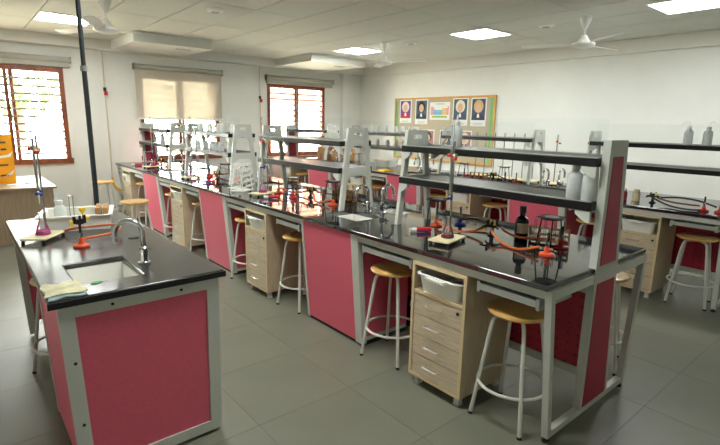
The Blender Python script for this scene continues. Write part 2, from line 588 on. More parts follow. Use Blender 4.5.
def lab_bench(x, label):
    t = thing('lab_bench', label, 'lab bench', (x, 0, 0))
    W = 1.2
    sinks = [(ST+k*PER, ST+k*PER+SK) for k in range(3)]
    holes, ys = [], [0.0]
    for (a, b) in sinks:
        for (hx0, hx1) in ((0.235, 0.505), (0.695, 0.965)):
            holes.append((hx0, hx1, a+0.27, a+0.65))
        ys += [a+0.27, a+0.65]
    ys.append(LEN)
    slab(MB(), [0, 0.235, 0.505, 0.695, 0.965, W], ys, holes, H-0.03, H).build('worktop', 'granite', t, bevel=0.005)
    for h in holes:
        basin(h[0], h[1], h[2], h[3], t)
    for x0 in (0.025, W-0.065):
        MB().box(x0, x0+0.04, 0.022, LEN-0.022, H-0.078, H-0.0305).build('apron_rail', 'steel_paint', t)
    # both ends: inclined legs, rails, tapering centre post with red inset strips
    for e, (y0, y1) in enumerate(((-0.015, 0.021), (LEN-0.021, LEN+0.015))):
        yo = y0 if e == 0 else y1
        sgn = -1 if e == 0 else 1
        for side in (0, 1):
            q = [(0.13, 0.166), (0.018, 0.054)]
            if side:
                q = [(W-b, W-a) for (a, b) in q]
            lg = MB().taper(q[0][0], q[0][1], q[1][0], q[1][1], y0, y1, 0.03, H-0.032).build('leg', 'steel_paint', t)
            fx = (q[0][0]+q[0][1])/2
            MB().lathe([(0.02, 0), (0.02, 0.012), (0.008, 0.014), (0.008, 0.03)], (fx, (y0+y1)/2, 0), 10).build('foot', 'rubber', lg)
        MB().box(0.055, W-0.055, y0, y1, H-0.08, H-0.032).build('end_rail', 'steel_paint', t)
        MB().box(0.163, W-0.163, y0, y1, 0.03, 0.066).build('foot_rail', 'steel_paint', t)
        pl, pr_ = post_edges
        fy0, fy1 = (y0-0.004, y0+0.036) if e == 0 else (y1-0.036, y1+0.004)
        lo = MB().taper(pl(0.075), pr_(0.075), pl(H-0.085), pr_(H-0.085), fy0, fy1, 0.076, H-0.086).build('end_post', 'steel_paint', t)
        MB().taper(pl(H-0.085)+0.001, pr_(H-0.085)-0.001, pl(H)+0.001, pr_(H)-0.001, (fy0 if e == 0 else y1), (y0 if e == 0 else fy1), H-0.085, H).build('post_collar', 'steel_paint', t)
        yy0, yy1 = (fy0-0.003, fy0) if e == 0 else (fy1, fy1+0.003)
        MB().taper(pl(0.08)+0.034, pr_(0.08)-0.034, pl(0.81)+0.034, pr_(0.81)-0.034, yy0, yy1, 0.077, 0.814).build('red_strip', 'red_strip', lo)
    # centre partition of red perforated board in each station
    for k in range(4):
        a, b = k*PER+0.06, k*PER+ST-0.01
        MB().box(0.58, 0.60, a, b, 0.26, 0.72).build('pegboard', 'red_pegboard', t)
        MB().box(0.57, 0.61, a, b, 0.72, 0.76).box(0.57, 0.61, a, b, 0.21, 0.26).box(0.57, 0.61, a-0.04, a, 0.21, 0.76).build('pegboard_frame', 'steel_paint', t)
        for (c, d) in ((a-0.01, a+0.36), (a+(0.86, 0.94, 0.94, 1.03)[k], b-0.03)):
            tr = MB()
            tr.box(0.04, 0.36, c, d, H-0.128, H-0.108).box(0.03, 0.36, c, c+0.018, H-0.15, H-0.09).box(0.03, 0.36, d-0.018, d, H-0.15, H-0.09)
            tr.box(0.028, 0.046, c+0.018, d-0.018, H-0.135, H-0.1)
            tr.build('pull_out_tray', 'steel_shade', t)
    # sink cabinets, sloping fronts on both sides
    xi = lambda z: 0.015+0.07*(1-z/(H-0.03))
    for (a, b) in sinks:
        for side in (0, 1):
            mx = (lambda v: W-v) if side else (lambda v: v)
            def slope(x_off0, x_off1, y0, y1, z0, z1):
                p = [(mx(xi(z0)+x_off0), z0), (mx(xi(z0)+x_off1), z0), (mx(xi(z1)+x_off1), z1), (mx(xi(z1)+x_off0), z1)]
                return MB().prism(p if not side else p[::-1], y0, y1, 'y')
            zt = H-0.033
            slope(0.0, 0.045, a, a+0.075, 0.02, zt).build('cabinet_leg', 'steel_paint', t)
            slope(0.0, 0.045, b-0.022, b, 0.02, zt).build('cabinet_leg', 'steel_paint', t)
            slope(0.004, 0.02, a+0.076, b-0.023, 0.03, zt).build('front_panel', 'red_panel', t, bevel=0.002)
            p = [(mx(xi(0.06)+0.046), 0.06), (mx(0.56), 0.06), (mx(0.56), H-0.3), (mx(xi(H-0.3)+0.046), H-0.3)]
            pu = [(mx(xi(0.06)+0.046), 0.06), (mx(0.57), 0.06), (mx(0.57), zt), (mx(xi(zt)+0.046), zt)]
            for (s0, s1) in ((a+0.02, a+0.038), (b-0.02, b-0.004)):
                MB().prism(pu if not side else pu[::-1], s0, s1, 'y').build('side_panel', 'red_panel', t)
            x0, x1 = sorted((mx(0.1), mx(0.56)))
            MB().box(x0, x1, a+0.01, b-0.01, 0.0, 0.03).build('plinth', 'plinth', t)
            x0, x1 = sorted((mx(0.13), mx(0.56)))
            MB().box(x0, x1, a+0.015, a+0.04, 0.031, 0.06).build('side_rail', 'steel_paint', t)
    return t
main_bench = lab_bench(0.0, 'long double sided lab bench with black top in the middle of the room')
right_bench = lab_bench(2.95, 'long double sided lab bench with black top nearest the notice board wall')

# shelf racks standing on the worktops
def upright(m, y0, y1, z0, z1=1.6, c=0.59):
    hw = lambda z: 0.19-(0.19-0.105)*(z-0.9)/0.7
    bar = lambda za, zb, o0, o1, s: m.taper(c+s*hw(za)*1-(o1 if s > 0 else -o0)+0, c+s*hw(za)-(o0 if s > 0 else -o1), c+s*hw(zb)-(o1 if s > 0 else -o0), c+s*hw(zb)-(o0 if s > 0 else -o1), y0, y1, za, zb)
    for s in (-1, 1):
        bar(z0, z1, 0.0, 0.045, s)
    def cross(za, zb):
        m.taper(c-hw(za)+0.0455, c+hw(za)-0.0455, c-hw(zb)+0.0455, c+hw(zb)-0.0455, y0+0.003, y1-0.003, za, zb)
    cross(1.565, 1.6)
    cross(1.45, 1.535)
    m.box(c-0.0635, c-0.04, y0+0.003, y1-0.003, 1.535, 1.565).box(c+0.04, c+0.0635, y0+0.003, y1-0.003, 1.535, 1.565)
    cross(1.19, 1.265)
    # arch corners below the cross members
    for zc, in ((1.45,), (1.19,)):
        for s in (-1, 1):
            xe = c+s*(hw(zc)-0.0455)
            pr = [(xe, zc), (xe, zc-0.045), (xe-s*0.008, zc-0.022), (xe-s*0.022, zc-0.008), (xe-s*0.045, zc)]
            m.prism(pr if s > 0 else pr[::-1], y0+0.003, y1-0.003, 'y')
    return m
def shelf_rack(x, ya, yb, label, first=False, last=False, old=False):
    t = thing('shelf_rack', label, 'shelf rack', (x, ya, H))
    L = yb-ya
    def lift(m):
        m.v = [(a, b, c-H) for (a, b, c) in m.v]
        return m
    if not first:
        lift(upright(MB(), 0.005, 0.035, H+0.0005)).build('upright', 'steel_paint', t)
    if not last:
        lift(upright(MB(), L-0.035, L-0.005, H+0.0005)).build('upright', 'steel_paint', t)
    if first or last:            # tapering end post with red inset, standing on the worktop's end
        pl, pr_ = post_edges
        fy0, fy1 = (-0.019, 0.021) if first else (L-0.021, L+0.019)
        hi = lift(MB().taper(pl(H), pr_(H), pl(1.58), pr_(1.58), fy0, fy1, H+0.001, 1.58)).build('end_post', 'steel_paint', t)
        yo0, yo1 = (fy0-0.003, fy0) if first else (fy1, fy1+0.003)
        lift(MB().taper(pl(0.92)+0.036, pr_(0.92)-0.036, pl(1.5)+0.042, pr_(1.5)-0.05, yo0, yo1, 0.915, 1.495)).build('red_strip', 'red_strip', hi)
        if last:
            lift(MB().taper(pl(0.93)+0.045, pr_(0.93)-0.045, pl(1.2)+0.04, pr_(1.2)-0.04, fy0-0.003, fy0, 0.915, 1.2)).build('red_strip', 'red_strip', hi)
            lift(MB().taper(pl(1.28)+0.045, pr_(1.28)-0.045, pl(1.44)+0.04, pr_(1.44)-0.04, fy0-0.003, fy0, 1.275, 1.44)).build('red_strip', 'red_strip', hi)
    s0 = 0.022 if first else 0.036
    s1 = L-(0.025 if last else 0.036)
    for (z0, z1, xa, xb) in ((1.445, 1.488, 0.415, 0.765), (1.215, 1.262, 0.40, 0.78)):
        sh = lift(MB().box(xa, xb, s0, s1, z0, z1)).build('shelf', 'black_shelf', t, bevel=0.004)
        lift(MB().box(xa, xa+0.008, s0, s1, z1, z1+0.006).box(xb-0.008, xb, s0, s1, z1, z1+0.006)).build('shelf_lip', 'steel_shade', sh)
        for yy in (s0+0.003, s1-0.083):
            for xx in (xa+0.005, xb-0.03):
                y_a, y_b = (yy, yy+0.08)
                pr = [(y_a, z0-0.001), (y_b, z0-0.001), (y_b, z0-0.022), (y_a+0.025, z0-0.06), (y_a, z0-0.06)] if yy < L/2 else [(y_a, z0-0.001), (y_b, z0-0.001), (y_b, z0-0.06), (y_b-0.025, z0-0.06), (y_a, z0-0.022)]
                lift(MB().prism(pr, xx, xx+0.025, 'x')).build('bracket', 'steel_paint', sh)
    return t
ORD = ['fourth', 'third', 'second', 'first']
for (bx, bn) in ((0.0, 'middle-bench'), (2.95, 'board-side-bench')):
    for k in range(4):
        shelf_rack(bx, k*PER-(0.03 if k else 0.0), k*PER+ST+(0.03 if k < 3 else 0.0), 'two-tier black shelf rack, %s %s station from windows' % (ORD[k], bn), first=(k == 0), last=(k == 3))
    for k in range(4):
        ya, yb = k*PER+0.06, k*PER+ST
        tag(MB().box(bx+0.585, bx+0.591, ya, yb, 1.489, 1.685).build('divider_screen', 'acrylic'), 'clear acrylic screen on the upper shelf, %s %s station from windows' % (ORD[k], bn), 'screen')

# ---------------------------------------------------------------- left bench
def left_bench():
    x0, x1, y0, y1 = -1.865, -1.10, 1.15, 3.18
    t = thing('lab_bench', 'short sink bench with worn dark top and pink end panel', 'lab bench', (x0, y0, 0))
    W, L = x1-x0, y1-y0
    hole = (0.14, 0.42, 0.17, 0.57)
    slab(MB(), [0, hole[0], hole[1], W], [0, hole[2], hole[3], L], [hole], H-0.03, H).build('worktop', 'granite_worn', t, bevel=0.008)
    # black drip edge round the sink and along the rim
    rim = MB()
    rim.box(-0.004, W+0.004, -0.006, 0.004, H-0.034, H-0.006)
    rim.build('edge_strip', 'rubber', t)
    basin(hole[0], hole[1], hole[2], hole[3], t, 0.14)
    # near end: frame round a pink panel
    zt = H-0.036
    fr = MB().taper(0.055, 0.115, 0.03, 0.09, 0.012, 0.05, 0.02, zt).build('frame_stile', 'steel_paint', t)
    MB().taper(W-0.105, W-0.045, W-0.09, W-0.03, 0.012, 0.05, 0.02, zt).build('frame_stile', 'steel_paint', t)
    MB().box(0.09, W-0.09, 0.012, 0.05, zt-0.055, zt).build('frame_rail', 'steel_paint', fr)
    MB().box(0.114, W-0.104, 0.012, 0.05, 0.02, 0.075).build('frame_rail', 'steel_paint', fr)
    MB().taper(0.113, W-0.103, 0.089, W-0.089, 0.022, 0.045, 0.075, zt-0.055).build('end_panel', 'red_panel', t)
    for (bx, bz) in ((0.24, zt-0.028), (W-0.22, zt-0.028), (0.075, 0.6), (0.082, 0.3)):
        MB().tube([(bx, 0.008, bz), (bx, 0.0121, bz)], 0.007, 8).build('bolt', 'rubber', fr)
    # sides of the sink cabinet
    for s in (0, 1):
        mx = (lambda v: W-v) if s else (lambda v: v)
        p = [(mx(0.062), 0.03), (mx(0.082), 0.03), (mx(0.055), zt), (mx(0.035), zt)]
        MB().prism(p if not s else p[::-1], 0.051, 0.70, 'y').build('side_panel', 'red_panel', t)
        p = [(mx(0.06), 0.02), (mx(0.105), 0.02), (mx(0.075), zt), (mx(0.03), zt)]
        MB().prism(p if not s else p[::-1], 0.701, 0.75, 'y').build('cabinet_leg', 'steel_paint', t)
        MB().box(*sorted((mx(0.03), mx(0.07))), 0.76, L-0.06, H-0.1, H-0.031).build('apron_rail', 'steel_paint', t)
        p = [(mx(0.06), 0.02), (mx(0.105), 0.02), (mx(0.075), zt), (mx(0.03), zt)]
        MB().prism(p if not s else p[::-1], L-0.06, L-0.01, 'y').build('leg', 'steel_paint', t)
    MB().box(0.09, W-0.09, 0.07, 0.69, 0.0, 0.03).build('plinth', 'plinth', t)
    MB().box(0.08, W-0.08, 0.68, 0.70, 0.03, zt).build('back_panel', 'red_panel', t)
    MB().box(0.08, W-0.08, L-0.05, L-0.03, 0.12, H-0.1).build('end_panel', 'red_panel', t)
    MB().box(W/2-0.01, W/2+0.01, 0.71, L-0.06, 0.2, 0.75).build('pegboard', 'red_pegboard', t)
    return t
left_bench()
LX, LY = -1.865, 1.15

# ================================================================== things under the benches
def b_stool():
    t = thing('lab_stool', '', 'stool')
    hh = 0.66
    MB().lathe([(0.0, hh-0.030), (0.150, hh-0.030), (0.163, hh-0.024), (0.168, hh-0.014), (0.163, hh-0.004), (0.15, hh), (0.0, hh)], seg=32).build('seat', 'stool_seat', t)
    for k in range(4):
        a = PI/4+k*PI/2
        ca, sa = math.cos(a), math.sin(a)
        path = [(0.03, hh-0.042), (0.085, hh-0.044), (0.115, hh-0.052), (0.132, hh-0.075), (0.142, hh-0.12), (0.222, 0.012)]
        lg = MB().tube([(r*ca, r*sa, z) for r, z in path], 0.0115, 8).build('leg', 'stool_leg', t)
        MB().tube([(0.2215*ca, 0.2215*sa, 0.015), (0.2235*ca, 0.2235*sa, 0.0)], 0.0135, 8).build('foot_cap', 'rubber', lg)
    MB().ring((0, 0, 0.215), 0.192, 0.009, 32, 8).build('foot_ring', 'stool_leg', t)
    MB().box(-0.09, 0.09, -0.02, 0.02, hh-0.036, hh-0.0305).box(-0.02, 0.02, -0.09, 0.09, hh-0.036, hh-0.0305).build('seat_plate', 'stool_leg', t)
    return t
def b_pedestal():
    # front at x=0 facing -x, width along y (0.415), depth along +x
    t = thing('drawer_pedestal', '', 'drawer unit')
    w, d, z0, z1 = 0.415, 0.46, 0.065, 0.82
    th = 0.02
    b = MB()
    b.box(0.0, d, 0, th, z0, z1).box(0.0, d, w-th, w, z0, z1).box(0.0, d, th, w-th, z1-th, z1).box(0.0, d, th, w-th, z0, z0+th)
    b.box(d-0.01, d, th, w-th, z0+th, z1-th).box(0.012, d-0.01, th, w-th, 0.622, 0.64)
    b.build('carcass', 'pine_laminate_v', t)
    e = MB()
    e.box(-0.003, 0.0, 0, th, z0, z1).box(-0.003, 0.0, w-th, w, z0, z1).box(-0.003, 0, th, w-th, z1-th, z1).box(-0.003, 0, th, w-th, z0, z0+th).box(-0.003, 0.012, th, w-th, 0.622, 0.64)
    e.build('edge_band', 'laminate_edge', t)
    hgt = (0.62-z0-th)/4
    for k in range(4):
        za = z0+th+0.003+k*hgt
        dr = MB().box(0.001, 0.02, th+0.003, w-th-0.003, za, za+hgt-0.005).build('drawer_front', 'pine_laminate', t)
        zc = za+hgt*0.56
        yc = w/2+0.02
        MB().tube([(0.0, yc-0.055, zc), (-0.022, yc-0.055, zc), (-0.026, yc-0.05, zc), (-0.026, yc+0.05, zc), (-0.022, yc+0.055, zc), (0.0, yc+0.055, zc)], 0.005, 6).build('handle', 'handle_metal', dr)
        if k == 3:
            MB().tube([(0.0, 0.05, zc+0.02), (-0.005, 0.05, zc+0.02)], 0.011, 10).build('lock', 'iron', dr)
    for (fx, fy) in ((0.045, 0.045), (0.045, w-0.045), (d-0.045, 0.045), (d-0.045, w-0.045)):
        MB().box(fx-0.018, fx+0.018, fy-0.018, fy+0.018, 0.012, z0).box(fx-0.02, fx+0.02, fy-0.02, fy+0.02, 0.0, 0.012).build('leg', 'steel_paint', t)
    return t
def b_tray():
    # white tub, open, rim; sits in the pedestal's open bay; local origin bottom centre
    t = thing('plastic_tray', '', 'tray')
    def shell(x, y, h, tp):
        m = MB()
        n = 6
        def rr(hx, hy, r, z):
            pts = []
            for q, (sx, sy) in enumerate(((1, 1), (-1, 1), (-1, -1), (1, -1))):
                for k in range(n+1):
                    a = q*PI/2+k*PI/2/n
                    pts.append((sx*(hx-r)+r*math.cos(a), sy*(hy-r)+r*math.sin(a), z))
            return pts
        loops = [rr(x-tp, y-tp, 0.03, 0.0), rr(x, y, 0.035, h), rr(x+0.016, y+0.016, 0.045, h), rr(x+0.016, y+0.016, 0.045, h+0.006), rr(x-0.002, y-0.002, 0.033, h+0.006), rr(x-tp-0.002, y-tp-0.002, 0.028, 0.005)]
        N = len(loops[0])
        for lp in loops:
            m.v += lp
        m.f.append(tuple(range(N))[::-1])
        for i in range(len(loops)-1):
            for k in range(N):
                k2 = (k+1) % N
                m.f.append((i*N+k, i*N+k2, (i+1)*N+k2, (i+1)*N+k))
        m.f.append(tuple((len(loops)-1)*N+k for k in range(N)))
        return m
    shell(0.175, 0.158, 0.112, 0.018).build('tub', 'white_plastic', t)
    MB().box(-0.215, -0.19, -0.07, 0.07, 0.1, 0.113).build('grip', 'white_plastic', t)
    return t
def station_furniture(bx, bn, k, peds, stools):
    base = k*PER
    for (dx, py) in peds:
        make('pedestal', b_pedestal, 'pale wood pedestal with four drawers, %s %s station from windows' % (ORD[k], bn), (bx+dx, py, 0), 0)
        make('tray', b_tray, 'white plastic tray in the pedestal bay, %s %s station from windows' % (ORD[k], bn), (bx+dx+0.168, py+0.2075, 0.6405), 0)
    for (sx, sy, rz, which) in stools:
        make('stool', b_stool, 'wooden-seat stool %s, %s %s station from windows' % (which, ORD[k], bn), (bx+sx, sy, 0), rz)
FAR, WINS = 'on the far side of the pedestal from the windows', 'on the window side of the pedestal'
FAR, WINS = 'on pedestal side away from windows', 'on pedestal side toward windows'
MBN, RBN = 'middle-bench', 'board-side-bench'
station_furniture(0, MBN, 0, [(0.01, 0.472)], [(0.205, 0.262, 0.03, FAR), (0.185, 1.225, 0.2, WINS)])
station_furniture(0, MBN, 1, [(0.01, 2.728)], [(0.20, 2.435, 0.1, FAR), (0.2, 3.385, 0.2, WINS)])
station_furniture(0, MBN, 2, [(0.01, 4.83)], [(0.22, 4.60, 0.3, FAR), (0.2, 5.52, 0.0, WINS)])
station_furniture(0, MBN, 3, [(0.02, 7.14)], [(0.2, 6.86, 0.2, FAR)])
station_furniture(2.95, RBN, 0, [(0.02, 0.49)], [(0.24, 0.24, 0.15, FAR), (0.2, 1.20, 0.2, WINS)])
station_furniture(2.95, RBN, 1, [(0.02, 2.70)], [(0.2, 2.44, 0.3, FAR), (0.18, 3.38, 0.1, WINS)])
station_furniture(2.95, RBN, 2, [(0.02, 4.86)], [(0.1, 4.62, 0.2, FAR), (0.2, 5.52, 0.1, WINS)])
station_furniture(2.95, RBN, 3, [(0.02, 7.06)], [(0.16, 6.78, 0.2, FAR)])
make('stool', b_stool, 'wooden seat grey stool drawn up to the middle bench on its notice board side', (1.27, 0.27, 0), 0.3)
make('stool', b_stool, 'wooden seat grey stool standing free in the aisle before the middle bench', (-0.46, 5.15, 0), 0.3)
make('stool', b_stool, 'wooden seat grey stool against the window wall by the gas pipe', (-0.33, 7.40, 0), 0.1)
make('stool', b_stool, 'wooden seat grey stool tucked under the short sink bench', (-1.66, 2.36, 0), 0.25)

# ================================================================== lab ware builders
def b_faucet():
    t = thing('lab_faucet', '', 'faucet')     # spout towards -x
    MB().lathe([(0.032, 0), (0.032, 0.008), (0.02, 0.014), (0.018, 0.06), (0.022, 0.066), (0.022, 0.085), (0.014, 0.095)], seg=16).build('base', 'chrome', t)
    pts = [(0, 0, 0.09), (0, 0, 0.165)]+arc((-0.066, 0, 0.165), 0.066, 0, PI, 12)[1:]+[(-0.132, 0, 0.145)]
    sp = MB().tube(pts, 0.0125, 10).build('spout', 'chrome', t)
    MB().lathe([(0.010, 0), (0.014, 0.004), (0.014, 0.028), (0.011, 0.03)], (-0.132, 0, 0.118), 12).build('nozzle', 'chrome', sp)
    MB().tube([(0, 0.015, 0.055), (0, 0.055, 0.06)], 0.011, 8).build('valve', 'chrome', t)
    MB().tube([(-0.028, 0.055, 0.062), (0.028, 0.055, 0.062)], 0.006, 6).tube([(0, 0.055, 0.034), (0, 0.055, 0.09)], 0.006, 6).build('handle', 'chrome', t)
    return t
def b_stand():
    # base plate on feet, rod at one corner, clamp arms at the top
    t = thing('retort_stand', '', 'stand')
    MB().box(-0.125, 0.125, -0.075, 0.075, 0.018, 0.03).build('base_plate', 'cream_plastic', t, bevel=0.003)
    for (a, b) in ((-0.11, -0.06), (0.11, -0.06), (-0.11, 0.06), (0.11, 0.06)):
        MB().lathe([(0.010, 0), (0.012, 0.018)], (a, b, 0), 8).build('foot', 'black_plastic', t)
    MB().tube([(0.09, 0.03, 0.03), (0.09, 0.03, 0.64)], 0.0065, 8).build('rod', 'steel_rod', t)
    c = MB()
    c.box(0.075, 0.105, 0.015, 0.045, 0.53, 0.56)
    c.tube([(0.09, 0.03, 0.545), (0.03, 0.01, 0.545), (0.0, 0.0, 0.545)], 0.006, 6)
    c.tube([(0.09, 0.03, 0.545), (0.115, 0.04, 0.55)], 0.005, 6)
    cl = c.build('clamp', 'cream_plastic', t)
    MB().lathe([(0.012, -0.01), (0.016, 0), (0.012, 0.01)], (0.0, 0.018, 0.556), 10).lathe([(0.012, -0.01), (0.016, 0), (0.012, 0.01)], (0.0, -0.018, 0.535), 10).build('clamp_knob', 'red_plastic', cl)
    MB().lathe([(0.010, -0.008), (0.012, 0), (0.010, 0.008)], (0.112, 0.042, 0.552), 8).build('clamp_screw', 'black_plastic', cl)
    return t
def b_burette():
    # glass tube hanging from the clamp, blue tap at its lower end; origin at base level of the stand
    t = thing('burette', '', 'burette')
    MB().lathe([(0.0, 0.30), (0.006, 0.30), (0.0075, 0.315), (0.0075, 0.78), (0.009, 0.785)], seg=10).build('glass_tube', 'glass', t)
    MB().lathe([(0.0, 0.315), (0.006, 0.316), (0.006, 0.62), (0.0, 0.621)], seg=8).build('scale_column', 'paper', t)
    tp = MB().tube([(-0.022, 0, 0.285), (0.022, 0, 0.285)], 0.009, 8).build('tap', 'blue_plastic', t)
    MB().box(0.022, 0.03, -0.006, 0.006, 0.268, 0.302).build('tap_handle', 'blue_plastic', tp)
    MB().lathe([(0.002, 0.22), (0.005, 0.275), (0.006, 0.30)], seg=8).build('tip', 'white_plastic', t)
    return t
def flask_builder(liq):
    def b():
        t = thing('conical_flask', '', 'flask')
        MB().lathe([(0.0, 0), (0.04, 0), (0.043, 0.006), (0.040, 0.02), (0.0165, 0.095), (0.0145, 0.105), (0.0145, 0.13), (0.018, 0.134), (0.0175, 0.136)], seg=20).build('flask_glass', 'glass', t)
        MB().lathe([(0.0, 0.003), (0.0395, 0.003), (0.0415, 0.008), (0.0375, 0.026), (0.0, 0.0262)], seg=20).build('liquid', liq, t)
        return t
    return b
def burner_builder(colour):
    def b():
        t = thing('bunsen_burner', '', 'burner')
        MB().lathe([(0.042, 0), (0.045, 0.006), (0.043, 0.014), (0.02, 0.021), (0.015, 0.03), (0.013, 0.055), (0.0, 0.056)], seg=20).build('base', colour, t)
        br = MB().lathe([(0.0075, 0.055), (0.0075, 0.135), (0.006, 0.137)], seg=10).build('barrel', 'iron', t)
        MB().lathe([(0.0105, 0.06), (0.0105, 0.085)], seg=10).build('air_collar', 'steel_rod', br)
        MB().tube([(0, 0, 0.04), (-0.04, 0, 0.045)], 0.006, 8).build('gas_inlet', colour, t)
        return t
    return b
def b_tripod():
    t = thing('tripod', '', 'tripod')
    MB().ring((0, 0, 0.2), 0.062, 0.005, 24, 6).build('top_ring', 'iron', t)
    for k in range(3):
        a = k*2*PI/3+0.3
        MB().tube([(0.062*math.cos(a), 0.062*math.sin(a), 0.2), (0.09*math.cos(a), 0.09*math.sin(a), 0.0)], 0.0042, 6).build('leg', 'iron', t)
    g = MB().box(-0.07, 0.07, -0.07, 0.07, 0.2055, 0.2085).build('wire_gauze', 'gauze', t)
    MB().lathe([(0.0, 0), (0.042, 0), (0.042, 0.0015), (0.0, 0.0016)], (0, 0, 0.2086), 18).build('ceramic_centre', 'paper', g)
    return t
def b_gas_tap():
    t = thing('gas_tap', '', 'gas tap')
    MB().lathe([(0.03, 0), (0.03, 0.008), (0.014, 0.014), (0.012, 0.05), (0.018, 0.055), (0.018, 0.085), (0.010, 0.095)], seg=14).build('pillar', 'iron', t)
    for k in range(4):
        a = PI/4+k*PI/2
        ca, sa = math.cos(a), math.sin(a)
        nz = MB().tube([(0.012*ca, 0.012*sa, 0.068), (0.05*ca, 0.05*sa, 0.07), (0.085*ca, 0.085*sa, 0.06)], [0.009, 0.007, 0.005], 8).build('nozzle', 'iron', t)
        MB().box(0.032*ca-0.007, 0.032*ca+0.007, 0.032*sa-0.007, 0.032*sa+0.007, 0.078, 0.108).build('lever', 'black_plastic' if k % 2 else 'yellow_plastic', nz)
    return t
def b_wash():
    t = thing('wash_bottle', '', 'bottle')
    MB().lathe([(0.0, 0), (0.036, 0), (0.039, 0.006), (0.039, 0.115), (0.034, 0.135), (0.018, 0.148), (0.018, 0.156), (0.0, 0.156)], seg=20).build('bottle_body', 'poly_bottle', t)
    MB().lathe([(0.0, 0.1565), (0.0205, 0.1565), (0.0205, 0.178), (0.006, 0.184), (0.0, 0.185)], seg=16).build('cap', 'white_plastic', t)
    MB().tube(smooth_path([(0, 0, 0.18), (0, 0, 0.205), (-0.015, 0, 0.222), (-0.04, 0, 0.218), (-0.07, 0, 0.185)], 5), 0.0032, 6).build('spout', 'poly_bottle', t)
    return t
def b_reagent():
    t = thing('reagent_bottle', '', 'bottle')
    MB().lathe([(0.0, 0), (0.04, 0), (0.043, 0.006), (0.043, 0.13), (0.037, 0.152), (0.018, 0.165), (0.017, 0.185), (0.0, 0.185)], seg=20).build('bottle_body', 'amber_glass', t)
    MB().lathe([(0.0, 0.186), (0.022, 0.186), (0.022, 0.228), (0.018, 0.232), (0.0, 0.232)], seg=16).build('cap', 'black_plastic', t)
    m = MB()
    n = 10
    for k in range(n+1):
        a = PI*0.75+k*PI*0.9/n
        m.v += [(0.0437*math.cos(a), 0.0437*math.sin(a), 0.055), (0.0437*math.cos(a), 0.0437*math.sin(a), 0.12)]
    m.f += [(2*k, 2*k+2, 2*k+3, 2*k+1) for k in range(n)]
    m.build('paper_label', 'cork', t)
    return t
def jar_builder(body, cap):
    def b():
        t = thing('jar', '', 'jar')
        MB().lathe([(0.0, 0), (0.034, 0), (0.037, 0.006), (0.037, 0.075), (0.03, 0.088), (0.024, 0.092), (0.0, 0.092)], seg=18).build('jar_body', body, t)
        MB().lathe([(0.0, 0.0925), (0.028, 0.0925), (0.028, 0.115), (0.0, 0.116)], seg=16).build('cap', cap, t)
        return t
    return b
def b_rack():
    t = thing('test_tube_rack', '', 'rack')
    for (z, th) in ((0.012, 0.008), (0.055, 0.005), (0.095, 0.005)):
        MB().box(-0.03, 0.03, -0.12, 0.12, z, z+th).build('rack_plate', 'cardboard', t)
    for y in (-0.118, -0.06, 0.0, 0.06, 0.118):
        MB().box(-0.03, 0.03, y-0.003, y+0.003, 0.0, 0.105).build('rack_post', 'cardboard', t)
    return t
def b_testtube():
    o = MB().lathe([(0.0, 0.0), (0.005, 0.001), (0.0075, 0.006), (0.008, 0.012), (0.008, 0.13), (0.0095, 0.133), (0.009, 0.134)], seg=10).build('test_tube', 'glass')
    return tag(o, '', 'test tube')
def b_drainer():
    # white pyramidal draining rack made of wire with pegs
    t = thing('draining_rack', '', 'rack')
    h = 0.3
    for s in (-1, 1):
        MB().tube([(-0.10, s*0.075, 0.006), (-0.10, s*0.02, h), (0.10, s*0.02, h), (0.10, s*0.075, 0.006)], 0.005, 6).build('wire_frame', 'white_plastic', t)
        for k in range(5):
            z = 0.04+k*0.056
            y = s*(0.075-(0.055)*z/h)
            rl = MB().tube([(-0.10, y, z), (0.10, y, z)], 0.004, 6).build('rail', 'white_plastic', t)
            for q in range(5):
                x = -0.08+q*0.04
                MB().tube([(x, y, z), (x, y+s*0.045, z+0.035)], 0.0045, 6).build('peg', 'white_plastic', rl)
    MB().box(-0.105, 0.105, -0.085, 0.085, 0.0, 0.006).build('drip_base', 'white_plastic', t)
    return t
def b_lighter():
    t = thing('gas_lighter', '', 'lighter')
    MB().tube([(-0.03, 0, 0.018), (0.075, 0, 0.018)], 0.017, 10).build('grip', 'red_plastic', t)
    MB().tube([(-0.075, 0, 0.018), (-0.03, 0, 0.018)], 0.016, 10).build('end_cap', 'white_plastic', t)
    MB().box(-0.03, 0.05, -0.023, -0.0172, 0.005, 0.013).build('blue_strip', 'blue_plastic', t)  # thin blue strip low along one side of the grip
    return t
def tubing(pts, label, m='rubber_tube', r=0.0085, group=None):
    o = MB().tube(smooth_path(pts, 8), r, 8).build('rubber_tubing', m)
    return tag(o, label, 'tubing', group)

# ================================================================== placement on the benches
def titration(x, y, rz, where, colour='pink', burette=True, flask=True, dx=0.0):
    """stand + burette + flask as three separate things"""
    make('stand', b_stand, 'retort stand with cream base plate and steel rod, %s' % where, (x, y, H), rz)
    ca, sa = math.cos(rz), math.sin(rz)
    bx, by = x+ca*dx, y+sa*dx
    if burette:
        make('burette', b_burette, 'glass burette with blue tap held by the stand, %s' % where, (bx, by, H), rz)
    if flask:
        make('flask_'+colour, flask_builder('liquid_'+colour), 'conical flask of %s liquid on the stand base, %s' % (colour, where), (bx, by, H+0.0305), rz)
def burner(x, y, rz, colour, where):
    make('burner_'+colour, burner_builder(colour+'_plastic'), 'small bunsen burner with %s base, %s' % (colour, where), (x, y, H), rz)

